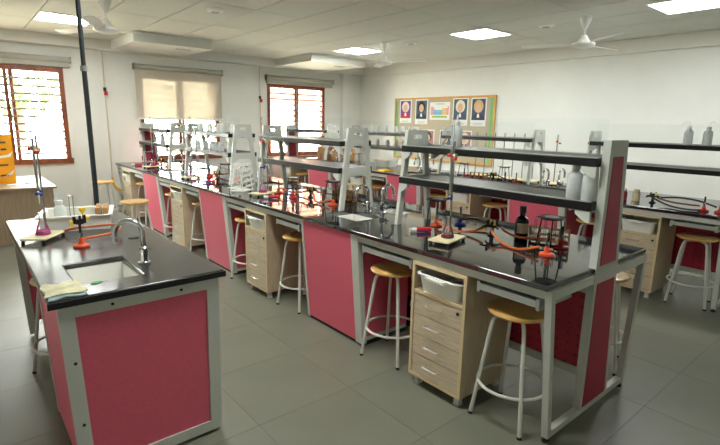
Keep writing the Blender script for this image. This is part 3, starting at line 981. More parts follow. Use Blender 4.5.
# --- middle bench, fourth station from the windows
W0 = 'fourth middle-bench station from windows'
titration(0.292, 0.86, 0.22, W0, 'red')
burner(0.62, 1.24, 2.4, 'orange', 'under the window side tripod, '+W0)
make('tripod', b_tripod, 'tripod with wire gauze, window side of gas tap, '+W0, (0.60, 1.22, H), 0.4)
burner(0.80, 1.16, 0.4, 'blue', 'beside the tripod, '+W0)
make('gas_tap', b_gas_tap, 'black gas tap with four nozzles, '+W0, (0.69, 0.80, H), 0.3)
burner(0.515, 0.295, 1.2, 'orange', 'end-post side of gas tap, '+W0)
burner(0.76, 0.335, 1.4, 'red', 'beside the test tube rack, '+W0)
make('tripod', b_tripod, 'tripod with wire gauze, end-post side of gas tap, '+W0, (0.64, 0.35, H), 0.1)
make('amber', b_reagent, 'brown glass reagent bottle with black cap, '+W0, (0.73, 0.60, H), 0.6)
make('rack', b_rack, 'wooden test tube rack, '+W0, (0.80, 0.44, H), 0.35)
for q in range(4):
    yy = -0.09+q*0.06
    make('ttube', b_testtube, 'empty test tube in the rack, '+W0, (0.80-math.sin(0.35)*yy, 0.44+math.cos(0.35)*yy, H+0.0205), 0, 'test tubes in the rack, fourth station of the middle bench')
make('lighter', b_lighter, 'red and white gas lighter lying by the stand, '+W0, (0.36, 1.16, H+0.001), -0.5)
tubing([(0.59, 1.21, H+0.045), (0.55, 1.10, H+0.03), (0.56, 0.98, H+0.012), (0.60, 0.88, H+0.03), (0.64, 0.83, H+0.06)], 'orange rubber tubing from window side burner to gas tap, '+W0)
tubing([(0.64, 0.77, H+0.062), (0.56, 0.70, H+0.05), (0.50, 0.58, H+0.015), (0.47, 0.45, H+0.012), (0.50, 0.335, H+0.046)], 'orange rubber tubing from gas tap to orange burner, '+W0)
tubing([(0.73, 0.75, H+0.062), (0.68, 0.69, H+0.05), (0.645, 0.56, H+0.04), (0.69, 0.43, H+0.05), (0.75, 0.375, H+0.046)], 'orange rubber tubing from gas tap to red burner, '+W0)
tubing([(0.76, 1.14, H+0.045), (0.85, 1.08, H+0.05), (0.86, 0.95, H+0.04), (0.80, 0.87, H+0.05), (0.745, 0.835, H+0.06)], 'dark red rubber tubing from gas tap to blue burner, '+W0, 'rubber_tube_dark')
make('wash', b_wash, 'milky wash bottle on lower shelf against the end post, '+W0, (0.465, 0.068, 1.2625), 2.2)
make('wash', b_wash, 'milky wash bottle on lower shelf, second from end post, '+W0, (0.475, 0.155, 1.2625), 0.8)
make('wash', b_wash, 'milky plastic wash bottle on the upper shelf, '+W0, (0.70, 1.16, 1.4885), 0.6)

# --- middle bench, third station
W1 = 'third middle-bench station from windows'
titration(0.285, 3.28, 0.2, W1, 'pink')
burner(0.50, 3.33, 0.5, 'orange', 'behind the pink flask, '+W1)
make('gas_tap', b_gas_tap, 'black gas tap with four nozzles, '+W1, (0.60, 2.88, H), 0.5)
burner(0.52, 2.40, 1.4, 'orange', 'near the sink, '+W1)
make('tripod', b_tripod, 'black tripod with wire gauze near the sink, '+W1, (0.60, 2.50, H), 0.3)
make('tripod', b_tripod, 'black tripod with wire gauze in front of the red burner, '+W1, (0.43, 2.93, H), 0.9)
burner(0.44, 2.95, 0.2, 'red', 'under the tripod, '+W1)
make('rack', b_rack, 'wooden test tube rack, '+W1, (0.78, 2.55, H), 0.3)
for q in range(4):
    yy = -0.09+q*0.06
    make('ttube', b_testtube, 'empty test tube in the rack, '+W1, (0.78-math.sin(0.3)*yy, 2.55+math.cos(0.3)*yy, H+0.0205), 0, 'test tubes in the rack, third station of the middle bench')
make('lighter', b_lighter, 'red and white gas lighter lying by the stand, '+W1, (0.24, 3.03, H+0.001), -0.5)
tubing([(0.48, 3.31, H+0.045), (0.46, 3.2, H+0.07), (0.47, 3.08, H+0.05), (0.52, 2.98, H+0.05), (0.555, 2.92, H+0.06)], 'orange rubber tubing from window side burner to gas tap, '+W1)
tubing([(0.57, 2.82, H+0.06), (0.53, 2.72, H+0.05), (0.46, 2.6, H+0.02), (0.46, 2.5, H+0.02), (0.51, 2.44, H+0.046)], 'orange rubber tubing from gas tap to the sink side burner, '+W1)
tubing([(0.64, 2.83, H+0.06), (0.80, 2.75, H+0.03), (0.90, 2.62, H+0.012), (0.91, 2.42, H+0.012), (0.88, 2.26, H+0.012)], 'dark red rubber tubing trailing behind the test tube rack, '+W1, 'rubber_tube_dark')
tubing([(0.65, 2.92, H+0.06), (0.72, 3.1, H+0.06), (0.66, 3.3, H+0.04), (0.57, 3.38, H+0.02)], 'dark red rubber tubing toward the window side upright, '+W1, 'rubber_tube_dark')
# --- third sink gap: white draining rack beside the second sink
make('drain', b_drainer, 'white pegged draining rack standing by the sink, '+W1, (0.275, 3.73, H), 0.6)

# --- middle bench, second station
W2 = 'second middle-bench station from windows'
titration(0.24, 5.05, 0.2, W2, 'pink')
make('gas_tap', b_gas_tap, 'black gas tap with four nozzles, '+W2, (0.46, 4.80, H), 0.5)
burner(0.63, 4.60, 1.4, 'orange', 'near the draining rack sink, '+W2)
make('tripod', b_tripod, 'black tripod with wire gauze near the draining rack sink, '+W2, (0.52, 4.66, H), 0.3)
burner(0.45, 5.03, 0.2, 'red', 'beside the pink flask, '+W2)
burner(0.55, 5.25, 0.2, 'orange', 'toward the window side upright, '+W2)
make('lighter', b_lighter, 'red and white gas lighter lying by the stand, '+W2, (0.22, 4.50, H+0.001), -0.4)
tubing([(0.62, 4.64, H+0.045), (0.6, 4.75, H+0.07), (0.53, 4.80, H+0.06), (0.50, 4.84, H+0.06)], 'orange rubber tubing from the burner near the sink, '+W2)
tubing([(0.44, 4.86, H+0.06), (0.46, 5.0, H+0.05), (0.5, 5.12, H+0.03), (0.54, 5.21, H+0.046)], 'orange rubber tubing to the window side burner, '+W2)
tubing([(0.42, 4.74, H+0.06), (0.36, 4.62, H+0.07), (0.4, 4.45, H+0.03), (0.52, 4.40, H+0.012)], 'dark red rubber tubing drooping beside the tripod, '+W2, 'rubber_tube_dark')
for q, (x, y) in enumerate(((0.60, 5.10), (0.64, 5.30))):
    make('jar_glass', jar_builder('poly_bottle', 'white_plastic'), 'small milky plastic jar standing on the worktop, '+W2, (x, y-0.15, H), 0, 'milky jars on the second station of the middle bench')

# --- middle bench, station at the windows
W3 = 'first middle-bench station from windows'
titration(0.26, 6.72, 0.2, W3, 'pink')
make('gas_tap', b_gas_tap, 'black gas tap with four nozzles, '+W3, (0.52, 7.15, H), 0.5)
burner(0.50, 6.80, 1.4, 'orange', 'beside the stand, '+W3)
burner(0.55, 7.50, 1.4, 'red', 'near the red end post, '+W3)
make('tripod', b_tripod, 'black tripod with wire gauze, '+W3, (0.40, 7.35, H), 0.3)
make('lighter', b_lighter, 'red and white gas lighter lying by the stand, '+W3, (0.15, 7.20, H+0.001), -0.2)
tubing([(0.50, 6.84, H+0.045), (0.46, 6.95, H+0.06), (0.46, 7.05, H+0.05), (0.49, 7.10, H+0.06)], 'orange rubber tubing from orange burner to gas tap, '+W3)
tubing([(0.53, 7.21, H+0.06), (0.5, 7.3, H+0.07), (0.48, 7.42, H+0.05), (0.54, 7.46, H+0.046)], 'orange rubber tubing from gas tap to red burner, '+W3)
make('wash', b_wash, 'milky plastic wash bottle on the lower shelf, '+W3, (0.50, 6.95, 1.2625), 0.6)

# jars and clamps on the shelves of the far stations
for (bx, bn, k, zz, tier) in ((0, MBN, 2, 1.2625, 'lower'), (0, MBN, 2, 1.4885, 'upper'), (2.95, RBN, 2, 1.2625, 'lower'), (2.95, RBN, 2, 1.4885, 'upper')):
    for q in range(6):
        yy = k*PER+0.14+q*0.2+random.uniform(-0.04, 0.04)
        make('jar_glass', jar_builder('poly_bottle', 'white_plastic'), 'small milky plastic jar on the %s shelf, %s %s station from windows' % (tier, ORD[k], bn), (bx+random.uniform(0.47, 0.55), yy, zz), 0, 'milky jars on the %s shelf, %s' % (tier, bn))

# --- faucets
for (bx, bn) in ((0, MBN), (2.95, RBN)):
    for k in range(3):
        y = ST+k*PER+0.46
        make('faucet', b_faucet, 'chrome gooseneck faucet over front sink, %s %s sink from windows' % (ORD[k+1], bn), (bx+0.565, y+0.06, H), 0.0)
        make('faucet', b_faucet, 'chrome gooseneck faucet turned to rear sink, %s %s sink from windows' % (ORD[k+1], bn), (bx+0.635, y-0.04, H), PI)
make('faucet', b_faucet, 'chrome gooseneck faucet on the short sink bench', (-1.385, 1.50, H), -0.45)

# --- notice board side bench
R0 = 'fourth board-side-bench station from windows'
RX = 2.95
burner(RX+0.21, 0.22, 0.4, 'red', 'at its end frame, '+R0)
burner(RX+0.24, 0.10, 0.4, 'red', 'overhanging the end of '+R0)
make('gas_tap', b_gas_tap, 'black gas tap with four nozzles, '+R0, (RX+0.35, 0.70, H), 0.3)
make('jar_cream', jar_builder('cream_plastic', 'cream_plastic'), 'cream plastic jar with cap, '+R0, (RX+0.36, 0.86, H), 0.2)
make('jar_red', jar_builder('red_strip', 'glass'), 'small jar of dark red reagent beside the cream jar, '+R0, (RX+0.34, 0.98, H), 0.2)
tubing([(RX+0.38, 0.64, H+0.06), (RX+0.46, 0.48, H+0.07), (RX+0.44, 0.32, H+0.06), (RX+0.26, 0.14, H+0.046)], 'black rubber tubing arching behind the red burners, '+R0, 'iron')
tubing([(RX+0.32, 0.65, H+0.06), (RX+0.28, 0.5, H+0.04), (RX+0.25, 0.35, H+0.04), (RX+0.22, 0.26, H+0.046)], 'dark red rubber tubing to the red burner, '+R0, 'rubber_tube_dark')
tubing([(RX+0.29, 0.68, H+0.06), (RX+0.2, 0.52, H+0.02), (RX+0.12, 0.36, H+0.012), (RX+0.16, 0.24, H+0.012)], 'black rubber tubing lying along the front edge, '+R0, 'iron')
make('wash', b_wash, 'milky wash bottle on upper shelf nearer the end, '+R0, (RX+0.52, 0.36, 1.4885), 2.0)
make('wash', b_wash, 'milky wash bottle on upper shelf farther from the end, '+R0, (RX+0.52, 0.52, 1.4885), -1.2)

R1 = 'third board-side-bench station from windows'
ys = [3.32-0.157*q for q in range(7)]
for q, y in enumerate(ys):
    o = make('stand', b_stand, 'one of the row of retort stands, '+R1, (RX+0.86, y, H), 0.0, 'retort stands in a row on the notice board side bench')
burner(RX+0.30, 2.62, 0.4, 'orange', 'in front of the stands, '+R1)
burner(RX+0.62, 2.44, 0.4, 'red', 'beside the row of stands, '+R1)
burner(RX+0.55, 2.56, 0.4, 'blue', 'under a tripod, '+R1)
make('tripod', b_tripod, 'black tripod with wire gauze over the blue burner, '+R1, (RX+0.55, 2.58, H), 0.2)
make('tripod', b_tripod, 'black tripod with wire gauze behind the test tube rack, '+R1, (RX+0.55, 3.25, H), 0.2)
burner(RX+0.55, 3.24, 0.4, 'red', 'under a tripod, '+R1)
make('rack', b_rack, 'wooden test tube rack, '+R1, (RX+0.50, 2.95, H), 0.35)
make('gas_tap', b_gas_tap, 'black gas tap with four nozzles, '+R1, (RX+0.66, 2.82, H), 0.3)
tubing([(RX+0.7, 2.76, H+0.06), (RX+0.7, 2.66, H+0.03), (RX+0.66, 2.55, H+0.02), (RX+0.63, 2.48, H+0.046)], 'dark red rubber tubing to the red burner, '+R1, 'rubber_tube_dark')
tubing([(RX+0.62, 2.88, H+0.06), (RX+0.66, 3.02, H+0.03), (RX+0.62, 3.14, H+0.02), (RX+0.56, 3.20, H+0.046)], 'dark red rubber tubing behind the test tube rack, '+R1, 'rubber_tube_dark')
RS = 'third board-side-bench sink from windows'
make('stand', b_stand, 'retort stand on the window side of faucets, '+RS, (RX+0.86, 2.03, H), 0.3)
make('stand', b_stand, 'retort stand on the faucet side away from windows, '+RS, (RX+0.86, 1.62, H), 0.3)

R2 = 'second board-side-bench station from windows'
t = make('tray', b_tray, 'white plastic basin of clutter on the worktop, '+R2, (RX+0.80, 5.15, H), 0.3)
burner(RX+0.60, 5.50, 0.4, 'red', 'beside the white basin, '+R2)
tag(MB().lathe([(0, 0), (0.05, 0), (0.055, 0.01), (0.045, 0.05), (0.0, 0.06)], (RX+0.80, 5.15, H+0.006), 14).build('sponge', 'yellow_plastic'), 'yellow sponge inside the white basin', 'sponge')
tag(MB().prism([(-0.12, 0.0), (-0.06, 0.02), (0.0, 0.008), (0.07, 0.022), (0.12, 0.0)], 0, 0.16, 'y').build('cleaning_cloth', 'yellow_plastic'), 'yellow cleaning cloth lying at the front of the worktop, '+R2, 'cloth').location = (RX+0.25, 4.50, H)
make('tripod', b_tripod, 'black tripod with wire gauze, '+R2, (RX+0.5, 5.6, H), 0.2)
make('stand', b_stand, 'retort stand, '+R2, (RX+0.22, 5.35, H), 0.3)

R3 = 'first board-side-bench station from windows'
def carton(x, y, w, d, h, rz, label):
    t = thing('cardboard_box', label, 'box', (x, y, H), rz)
    MB().box(-w/2, w/2, -d/2, d/2, 0, h).build('box_body', 'cardboard', t, bevel=0.003)
    MB().box(-w/2-0.001, w/2+0.001, -0.025, 0.025, h, h+0.0015).build('tape', 'cream_plastic', t)
    MB().box(-0.08, 0.02, -d/2-0.0015, -d/2, h*0.5, h*0.75).build('paper_label', 'paper', t)
carton(RX+0.74, 6.85, 0.30, 0.26, 0.26, 0.2, 'plain cardboard box on the notice board side bench near the corner window')
carton(RX+1.03, 6.55, 0.24, 0.24, 0.24, -0.1, 'smaller cardboard box beside the larger one, near the corner window')
burner(RX+0.42, 6.62, 0.4, 'red', 'before the cardboard boxes, '+R3)
burner(RX+0.55, 6.56, 0.4, 'orange', 'before the cardboard boxes, '+R3)
tubing([(RX+0.42, 6.66, H+0.046), (RX+0.4, 6.9, H+0.02), (RX+0.46, 7.2, H+0.012), (RX+0.5, 7.5, H+0.02)], 'orange rubber tubing toward the windows, '+R3)

# --- short sink bench
titration(-1.722, 2.40, 0.95, 'on the short sink bench', 'pink')
make('burner_short', burner_builder('orange_plastic'), 'bunsen burner with orange base on the short sink bench', (-1.575, 2.06, H), PI+0.3)
v = MB()
v.box(-0.018, 0.018, -0.018, 0.018, 0.0, 0.03).box(-0.034, -0.018, -0.007, 0.007, 0.002, 0.045).box(0.018, 0.034, -0.007, 0.007, 0.002, 0.05).box(-0.006, 0.006, -0.03, -0.018, 0.0, 0.052)
vt = thing('gas_valve', 'black four way gas valve with yellow levers above orange burner, short sink bench', 'valve', (-1.575, 2.06, H+0.138))
v.build('valve_body', 'iron', vt)
MB().box(-0.05, -0.034, -0.012, 0.012, -0.01, 0.022).build('lever', 'yellow_plastic', vt)
MB().box(0.034, 0.056, -0.012, 0.012, 0.02, 0.036).build('lever', 'yellow_plastic', vt)
tubing([(-1.545, 2.07, H+0.046), (-1.474, 2.075, H+0.05), (-1.376, 2.13, H+0.05), (-1.315, 2.25, H+0.05), (-1.315, 2.36, H+0.05), (-1.38, 2.39, H+0.05), (-1.52, 2.39, H+0.05), (-1.575, 2.415, H+0.04), (-1.61, 2.46, H+0.02)], 'orange rubber tubing looping from the burner on the short sink bench')
# white tub holding bottle, cylinder, funnel and wood
tt = thing('plastic_tub', 'long white plastic tub on the short sink bench beside the dark pole', 'tub', (-1.475, 2.72, H), -0.25)
m = MB()
TX, TY = 0.205, 0.18
m.box(-TX, TX, -TY, TY, 0, 0.006)
for (a0, a1, b0, b1) in ((-TX, TX, -TY, -TY+0.008), (-TX, TX, TY-0.008, TY), (-TX, -TX+0.008, -TY+0.008, TY-0.008), (TX-0.008, TX, -TY+0.008, TY-0.008)):
    m.box(a0, a1, b0, b1, 0.006, 0.10)
m.build('tub_body', 'white_plastic', tt)
m = MB()
q = 0.02
m.box(-TX-q, TX+q, -TY-q, -TY-0.0005, 0.09, 0.104).box(-TX-q, TX+q, TY+0.0005, TY+q, 0.09, 0.104).box(-TX-q, -TX-0.0005, -TY-0.0005, TY+0.0005, 0.09, 0.104).box(TX+0.0005, TX+q, -TY-0.0005, TY+0.0005, 0.09, 0.104)
m.build('tub_rim', 'white_plastic', tt, bevel=0.003)
make('wash', b_wash, 'milky plastic wash bottle standing in the long white tub', (-1.575, 2.73, H+0.0065), 1.0)
tag(MB().lathe([(0, 0), (0.026, 0), (0.026, 0.006), (0.015, 0.009), (0.015, 0.19), (0.018, 0.193)], seg=14).build('measuring_cylinder', 'glass'), 'clear measuring cylinder standing in the long white tub', 'cylinder').location = (-1.49, 2.83, H+0.0065)
tag(MB().lathe([(0.004, 0), (0.005, 0.06), (0.020, 0.085), (0.021, 0.105), (0.019, 0.106)], seg=16).build('funnel', 'yellow_plastic'), 'yellow plastic funnel in the long white tub', 'funnel').location = (-1.43, 2.80, H+0.0065)
for k in range(2):
    o = MB().box(-0.015, 0.015, -0.11, 0.11, 0, 0.125).build('wooden_rack_board', 'cardboard')
    tag(o, 'brown wooden board upright at the pole end of the long white tub', 'board', 'wooden boards in the white tub')
    o.location = (-1.345+0.045*k, 2.70-0.012*k, H+0.0065)
    o.rotation_euler = (0, 0, -0.25)
# folded cloth on the corner
ct = thing('folded_cloth', 'folded yellow and blue cloth on the corner of the short sink bench', 'cloth', (-1.79, 1.27, H), 0.0)
def cloth(w, d, z, amp, seed, name, mm):
    rnd = random.Random(seed)
    m = MB()
    n = 12
    th = 0.005
    ph = [rnd.uniform(0, 6) for _ in range(4)]
    for layer in (0, 1):
        for i in range(n+1):
            for j in range(n+1):
                u, vv = i/n-0.5, j/n-0.5
                ex = 1+0.08*math.sin(9*vv+ph[0])
                x, y = u*w*ex, vv*d*(1+0.10*math.sin(8*u+ph[1]))
                hgt = z+amp*(0.5+0.5*math.sin(14*u+ph[2])*math.cos(11*vv+ph[3]))+layer*th
                m.v.append((x, y, hgt))
    N = n+1
    for i in range(n):
        for j in range(n):
            a = i*N+j
            m.f.append((a, a+1, a+N+1, a+N))
            b = a+N*N
            m.f.append((b, b+N, b+N+1, b+1))
    for i in range(n):
        for (a, b) in ((i, i+1), (n*N+i+1, n*N+i), ((i+1)*N, i*N), (i*N+n, (i+1)*N+n)):
            m.f.append((a, a+N*N, b+N*N, b)[::-1])
    m.build(name, mm, ct)
cloth(0.14, 0.21, 0.0005, 0.002, 1, 'cloth_fold', 'cloth_blue')
cloth(0.15, 0.17, 0.007, 0.005, 2, 'cloth_fold', 'cloth_yellow')
lf = MB().prism([(-0.025, -0.006), (0.0, -0.014), (0.02, -0.004), (0.026, 0.006), (0.002, 0.016), (-0.014, 0.008)], 0, 0.004, 'z').build('green_scrap', 'green_leaf')
tag(lf, 'bright green scrap lying on the rim of the short bench sink', 'scrap').location = (-1.655, 1.305, H+0.0005)
tag(MB().lathe([(0, 0), (0.032, 0), (0.032, 0.005), (0.02, 0.007), (0, 0.007)], seg=20).build('hole_cap', 'rubber'), 'round black cap on the worktop of the short sink bench', 'cap').location = (-1.27, 2.13, H)

# --- service pole behind the short bench
pt = thing('service_pole', 'dark grey vertical pole from floor to ceiling behind the short sink bench', 'pole', (-1.235, 3.30, 0))
MB().tube([(0, 0, 0.0), (0, 0, 2.0)], 0.019, 12).build('lower_tube', 'pole_paint', pt)
MB().tube([(0, 0, 2.0), (0, 0, 2.04)], 0.028, 12).build('coupling', 'steel_shade', pt)
MB().tube([(0, 0, 2.04), (0, 0, ZC)], 0.017, 12).build('upper_tube', 'pole_paint', pt)

# ================================================================== desk by the window
dt = thing('wooden_desk', 'pale wooden desk below the window with an orange card on it', 'desk', (-1.1, 6.35, 0))
MB().box(-1.6, 0.0, 0.0, 1.55, 0.72, 0.75).build('desk_top', 'desk_wood', dt, bevel=0.003)
MB().box(-1.57, -0.04, 0.06, 0.08, 0.02, 0.7195).build('front_panel', 'desk_wood', dt)
MB().box(-0.06, -0.035, 0.081, 1.5, 0.0, 0.7195).build('side_panel', 'desk_wood', dt)
MB().box(-1.58, -1.555, 0.081, 1.5, 0.0, 0.7195).build('side_panel', 'desk_wood', dt)
MB().box(-0.075, -0.065, 0.05, 0.0595, 0.35, 0.5).build('handle', 'chrome', dt)
ot = thing('display_card', 'orange yellow printed card standing on the wooden desk', 'card', (-1.72, 6.95, 0.75), 0.1)
MB().box(-0.24, 0.24, -0.01, 0.01, 0.0, 0.66).build('card_sheet', 'orange_card', ot)
MB().box(-0.22, 0.22, 0.011, 0.12, 0.0, 0.012).build('card_foot', 'orange_card', ot)
for k, (z, w) in enumerate(((0.54, 0.10), (0.45, 0.06), (0.24, 0.12), (0.10, 0.10))):
    MB().box(0.17-w, 0.17, -0.0115, -0.0101, z, z+0.022).build('printed_line', 'print_dark', ot)
for k, (z, x0, x1) in enumerate(((0.33, 0.02, 0.235), (0.09, 0.10, 0.235))):
    MB().prism([(x0, z), (x1-0.03, z+0.03), (x1, z+0.10), (x1-0.05, z+0.06), (x0+0.06, z+0.04)], -0.0115, -0.0101, 'y').build('printed_shape', 'paper', ot)
tag(MB().box(-0.06, 0.06, -0.09, 0.09, 0, 0.012).build('black_folder', 'black_plastic', bevel=0.002), 'small black flat case on the wooden desk', 'case').location = (-1.34, 6.90, 0.75)
tag(MB().box(-0.09, 0.09, -0.05, 0.05, 0, 0.01).build('paper_pad', 'paper'), 'pale paper pad beside the black case on the wooden desk', 'pad').location = (-1.52, 6.72, 0.75)

# ================================================================== notice board
nb = thing('notice_board', 'large beige pin board in a light wood frame on the right wall', 'notice board', (XR, 0, 0))
BY0, BY1, BZ0, BZ1 = 4.35, 7.04, 0.875, 2.2
MB().box(-0.02, -0.001, BY0+0.04, BY1-0.04, BZ0+0.04, BZ1-0.04).build('pin_surface', 'cork', nb)
for (a, b, c, d) in ((BY0, BY1, BZ1-0.04, BZ1), (BY0, BY1, BZ0, BZ0+0.04), (BY0, BY0+0.04, BZ0+0.04, BZ1-0.04), (BY1-0.04, BY1, BZ0+0.04, BZ1-0.04)):
    MB().box(-0.035, -0.001, a, b, c, d).build('frame_bar', 'board_frame', nb)
for (a, b) in ((BY0+0.045, BY0+0.115), (BY1-0.10, BY1-0.045)):
    MB().box(-0.022, -0.0201, a, b, BZ0+0.045, BZ1-0.045).build('green_border', 'board_tape', nb)
def portrait(yc, zc, w, h, bg, hair, coat, label, round_hair=True):
    """poster: white card, dark picture with a generic head and shoulders; +y is to the left seen from the room"""
    t = thing('portrait_poster', label, 'poster', (XR-0.0225, yc, zc))
    MB().box(-0.004, 0.0, -w/2, w/2, -h/2, h/2).build('card', 'paper', t)
    ph, pz = h*0.74, h*0.085
    MB().box(-0.0055, -0.0041, -w*0.43, w*0.43, pz-ph/2, pz+ph/2).build('picture_ground', bg, t)
    def oval(cy, cz, ry, rz, x, name, m, n=16):
        MB().prism([(cy+ry*math.cos(2*PI*k/n), cz+rz*math.sin(2*PI*k/n)) for k in range(n)], x-0.0012, x, 'x').build(name, m, t)
    zb = pz-ph/2
    MB().prism([(-w*0.42, zb), (w*0.42, zb), (w*0.36, zb+ph*0.2), (w*0.12, zb+ph*0.32), (-w*0.12, zb+ph*0.32), (-w*0.36, zb+ph*0.2)], -0.0068, -0.0056, 'x').build('shoulders', coat, t)
    oval(0, pz+ph*0.15, w*0.31, ph*0.31, -0.0056, 'hair', hair)
    oval(0, pz+ph*0.08, w*0.185, ph*0.22, -0.0069, 'face', 'skin')
    MB().prism([(-w*0.08, zb+ph*0.12), (w*0.08, zb+ph*0.12), (w*0.06, zb+ph*0.3), (-w*0.06, zb+ph*0.3)], -0.0082, -0.0070, 'x').build('collar', 'paper', t)
    for k in range(2):
        MB().box(-0.0055, -0.0041, -w*0.3, w*0.3, -h/2+h*(0.04+0.045*k), -h/2+h*(0.055+0.045*k)).build('caption_line', 'steel_shade', t)
portrait(6.70, 1.91, 0.36, 0.50, 'bg_violet', 'hair_white', 'coat_red', 'portrait poster with violet ground and red coat on the notice board')
portrait(6.22, 1.90, 0.36, 0.52, 'bg_teal', 'hair_dark', 'coat_navy', 'portrait poster with dark hair on teal ground in the upper row of the board')
portrait(5.17, 1.895, 0.38, 0.54, 'bg_teal', 'hair_white', 'bg_navy', 'portrait poster with pale hair left of the fair haired portrait in the upper row')
portrait(4.73, 1.89, 0.36, 0.54, 'bg_navy', 'hair_blond', 'coat_navy', 'portrait poster with fair hair on navy ground beside the green border')
portrait(6.0, 1.28, 0.36, 0.5, 'bg_rose', 'hair_dark', 'coat_navy', 'portrait poster with dark hair on rose ground in the lower row of the board')
portrait(5.5, 1.28, 0.34, 0.5, 'bg_navy', 'hair_dark', 'bg_teal', 'portrait poster with navy ground in the lower row behind the wash bottle')
portrait(5.02, 1.28, 0.34, 0.5, 'bg_rose', 'hair_white', 'coat_navy', 'portrait poster with pale hair on rose ground in the lower row of the board')
pc = thing('table_chart', 'white chart with coloured blocks between the portraits on the notice board', 'chart', (XR-0.0225, 5.71, 1.915))
MB().box(-0.004, 0, -0.27, 0.27, -0.18, 0.18).build('chart_sheet', 'paper', pc)
for r in range(5):                        # rows of coloured cells
    for c in range(14):
        if (r < 1 and 1 < c < 13) or (r == 1 and 2 < c < 9):
            continue
        y = 0.24-c*0.035
        z = 0.09-r*0.034
        m_ = 'print_pink' if c < 2 else ('print_blue' if c < 9 else ('print_yellow' if c < 12 else 'print_pink'))
        MB().box(-0.0052, -0.0041, y-0.033, y, z-0.032, z).build('chart_cell', m_, pc)
for c in range(12):
    MB().box(-0.0052, -0.0041, 0.20-c*0.034-0.032, 0.20-c*0.034, -0.135, -0.1).build('chart_cell', 'print_green', pc)
MB().box(-0.0052, -0.0041, -0.12, 0.1, 0.135, 0.15).build('chart_title', 'steel_shade', pc)

# ================================================================== ceiling fans and round fittings
def fan(x, y, rz, label):
    t = thing('ceiling_fan', label, 'ceiling fan', (x, y, ZC), rz)
    MB().lathe([(0.0, -0.13), (0.02, -0.13), (0.035, -0.10), (0.065, -0.03), (0.068, -0.001), (0.0, -0.001)], seg=18).build('ceiling_cup', 'fan_white', t)
    MB().tube([(0, 0, -0.13), (0, 0, -0.20)], 0.011, 8).build('down_rod', 'fan_white', t)
    MB().lathe([(0.0, -0.345), (0.07, -0.345), (0.12, -0.33), (0.135, -0.31), (0.125, -0.29), (0.075, -0.275), (0.05, -0.24), (0.03, -0.2), (0.0, -0.2)], seg=24).build('motor', 'fan_white', t)
    for k in range(3):
        a = k*2*PI/3
        ca, sa = math.cos(a), math.sin(a)
        P = lambda u, w, z: (u*ca-w*sa, u*sa+w*ca, z)
        rows = [(0.12, 0.035, -0.31), (0.20, 0.045, -0.308), (0.26, 0.062, -0.305), (0.45, 0.068, -0.303), (0.68, 0.062, -0.302), (0.715, 0.045, -0.302)]
        m = MB()
        for (u, w, z) in rows:
            m.v += [P(u, -w, z-0.012), P(u, w, z+0.012), P(u, w, z+0.015), P(u, -w, z-0.009)]
        for i in range(len(rows)-1):
            b = 4*i
            for q in range(4):
                q2 = (q+1) % 4
                m.f.append((b+q, b+q2, b+4+q2, b+4+q))
        m.f += [(3, 2, 1, 0), tuple(4*(len(rows)-1)+q for q in range(4))]
        m.build('blade', 'fan_white', t)
fan(-0.62, 5.12, math.radians(242), 'white three blade ceiling fan over the aisle by the dark pole')
fan(3.46, 4.96, math.radians(178), 'white three blade ceiling fan in front of the light nearest the room corner')
fan(3.86, 1.87, math.radians(235), 'white three blade ceiling fan on the notice board side farthest from windows')
for (x, y, lb) in ((0.465, 4.67, 'round white ceiling fitting above the middle bench'), (3.93, 2.42, 'round white ceiling fitting beside the fan farthest from windows'), (3.71, 4.61, 'round white ceiling fitting beside the fan near the corner light')):
    t = thing('ceiling_fitting', lb, 'ceiling fitting', (x, y, ZC))
    MB().lathe([(0.0, -0.03), (0.06, -0.03), (0.095, -0.022), (0.11, -0.001), (0.0, -0.001)], seg=24).build('housing', 'fan_white', t)
    MB().lathe([(0.0, -0.036), (0.045, -0.036), (0.05, -0.0305), (0.0, -0.0305)], seg=20).build('lens', 'steel_shade', t)

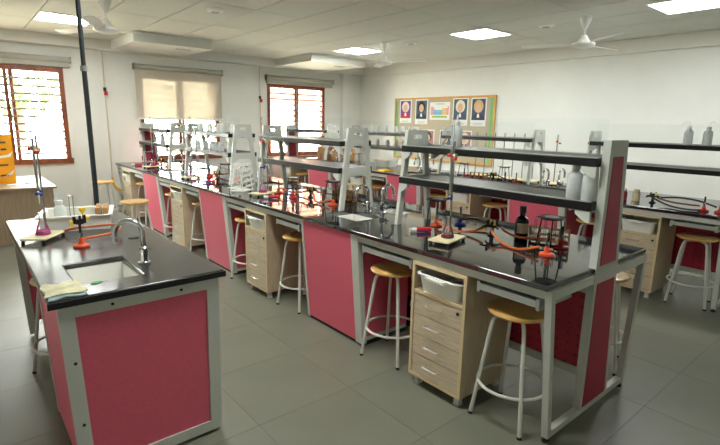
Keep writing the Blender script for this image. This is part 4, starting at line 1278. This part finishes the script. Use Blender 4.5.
# ================================================================== outside the windows
g = MB().box(-30, 40, YW+0.3, YW+45, -0.6, -0.5).build('ground', 'ground')
struct(g, 'pale bare ground outside the windows')
def tree(x, y, h, r, seed, label, density=900):
    rnd = random.Random(seed)
    t = thing('garden_tree', label, 'tree', (x, y, -0.5))
    MB().tube([(0, 0, 0), (0.1, 0.05, h*0.35), (0.0, 0.15, h*0.7)], [0.16, 0.12, 0.05], 8).build('trunk', 'bark', t)
    br = MB()
    for k in range(7):
        a = rnd.uniform(0, 2*PI)
        z = h*rnd.uniform(0.3, 0.6)
        br.tube([(0, 0.05, z), (r*0.7*math.cos(a), r*0.7*math.sin(a), z+h*0.2)], [0.05, 0.015], 5)
    br.build('branches', 'bark', t)
    m = MB()
    for k in range(density):
        a, cz = rnd.uniform(0, 2*PI), rnd.uniform(-1, 1)
        rr = r*rnd.uniform(0.5, 1.0)**0.6
        s = math.sqrt(1-cz*cz)
        c = Vector((rr*s*math.cos(a), rr*s*math.sin(a), h*0.68+rr*cz*0.9))
        u = Vector((rnd.gauss(0, 1), rnd.gauss(0, 1), rnd.gauss(0, 1))).normalized()
        w = u.orthogonal().normalized()
        L = rnd.uniform(0.10, 0.2)
        b = len(m.v)
        m.v += [tuple(c-u*L), tuple(c+w*L*0.45), tuple(c+u*L), tuple(c-w*L*0.45)]
        m.f.append((b, b+1, b+2, b+3))
    lv = m.build('leaves', 'sky_leaf', t)
    lv['kind'] = 'stuff'
tree(-2.9, 15.5, 5.0, 1.9, 3, 'leafy green tree outside the desk window')
tree(-0.4, 18.5, 5.6, 2.0, 4, 'second leafy tree farther outside the desk window')
hb = thing('neighbour_house', 'pale house with reddish upper wall outside the corner window', 'house', (12.5, 19.0, -0.5))
MB().box(-4, 4, 0, 5, 0, 3.0).build('lower_wall', 'render_pale', hb)
up_ = MB().box(-4.05, 4.05, -0.05, 5, 3.0, 5.5).build('upper_wall', 'brick_pale', hb)
for x in (-2.6, -0.4, 1.8):
    w_ = MB().box(x, x+1.1, -0.09, -0.051, 3.5, 4.6).build('house_window', 'render_pale', hb)
    MB().box(x+0.1, x+1.0, -0.1, -0.0901, 3.6, 4.5).build('pane', 'dusk_pane', w_)
MB().box(-4.4, 4.4, -0.4, 5.4, 5.5, 5.7).build('roof_slab', 'render_pale', hb)
wl = struct(MB().box(-12, 30, YW+6.0, YW+6.2, -0.5, 1.0).build('wall_garden', 'render_pale'), 'low pale garden wall outside the windows')
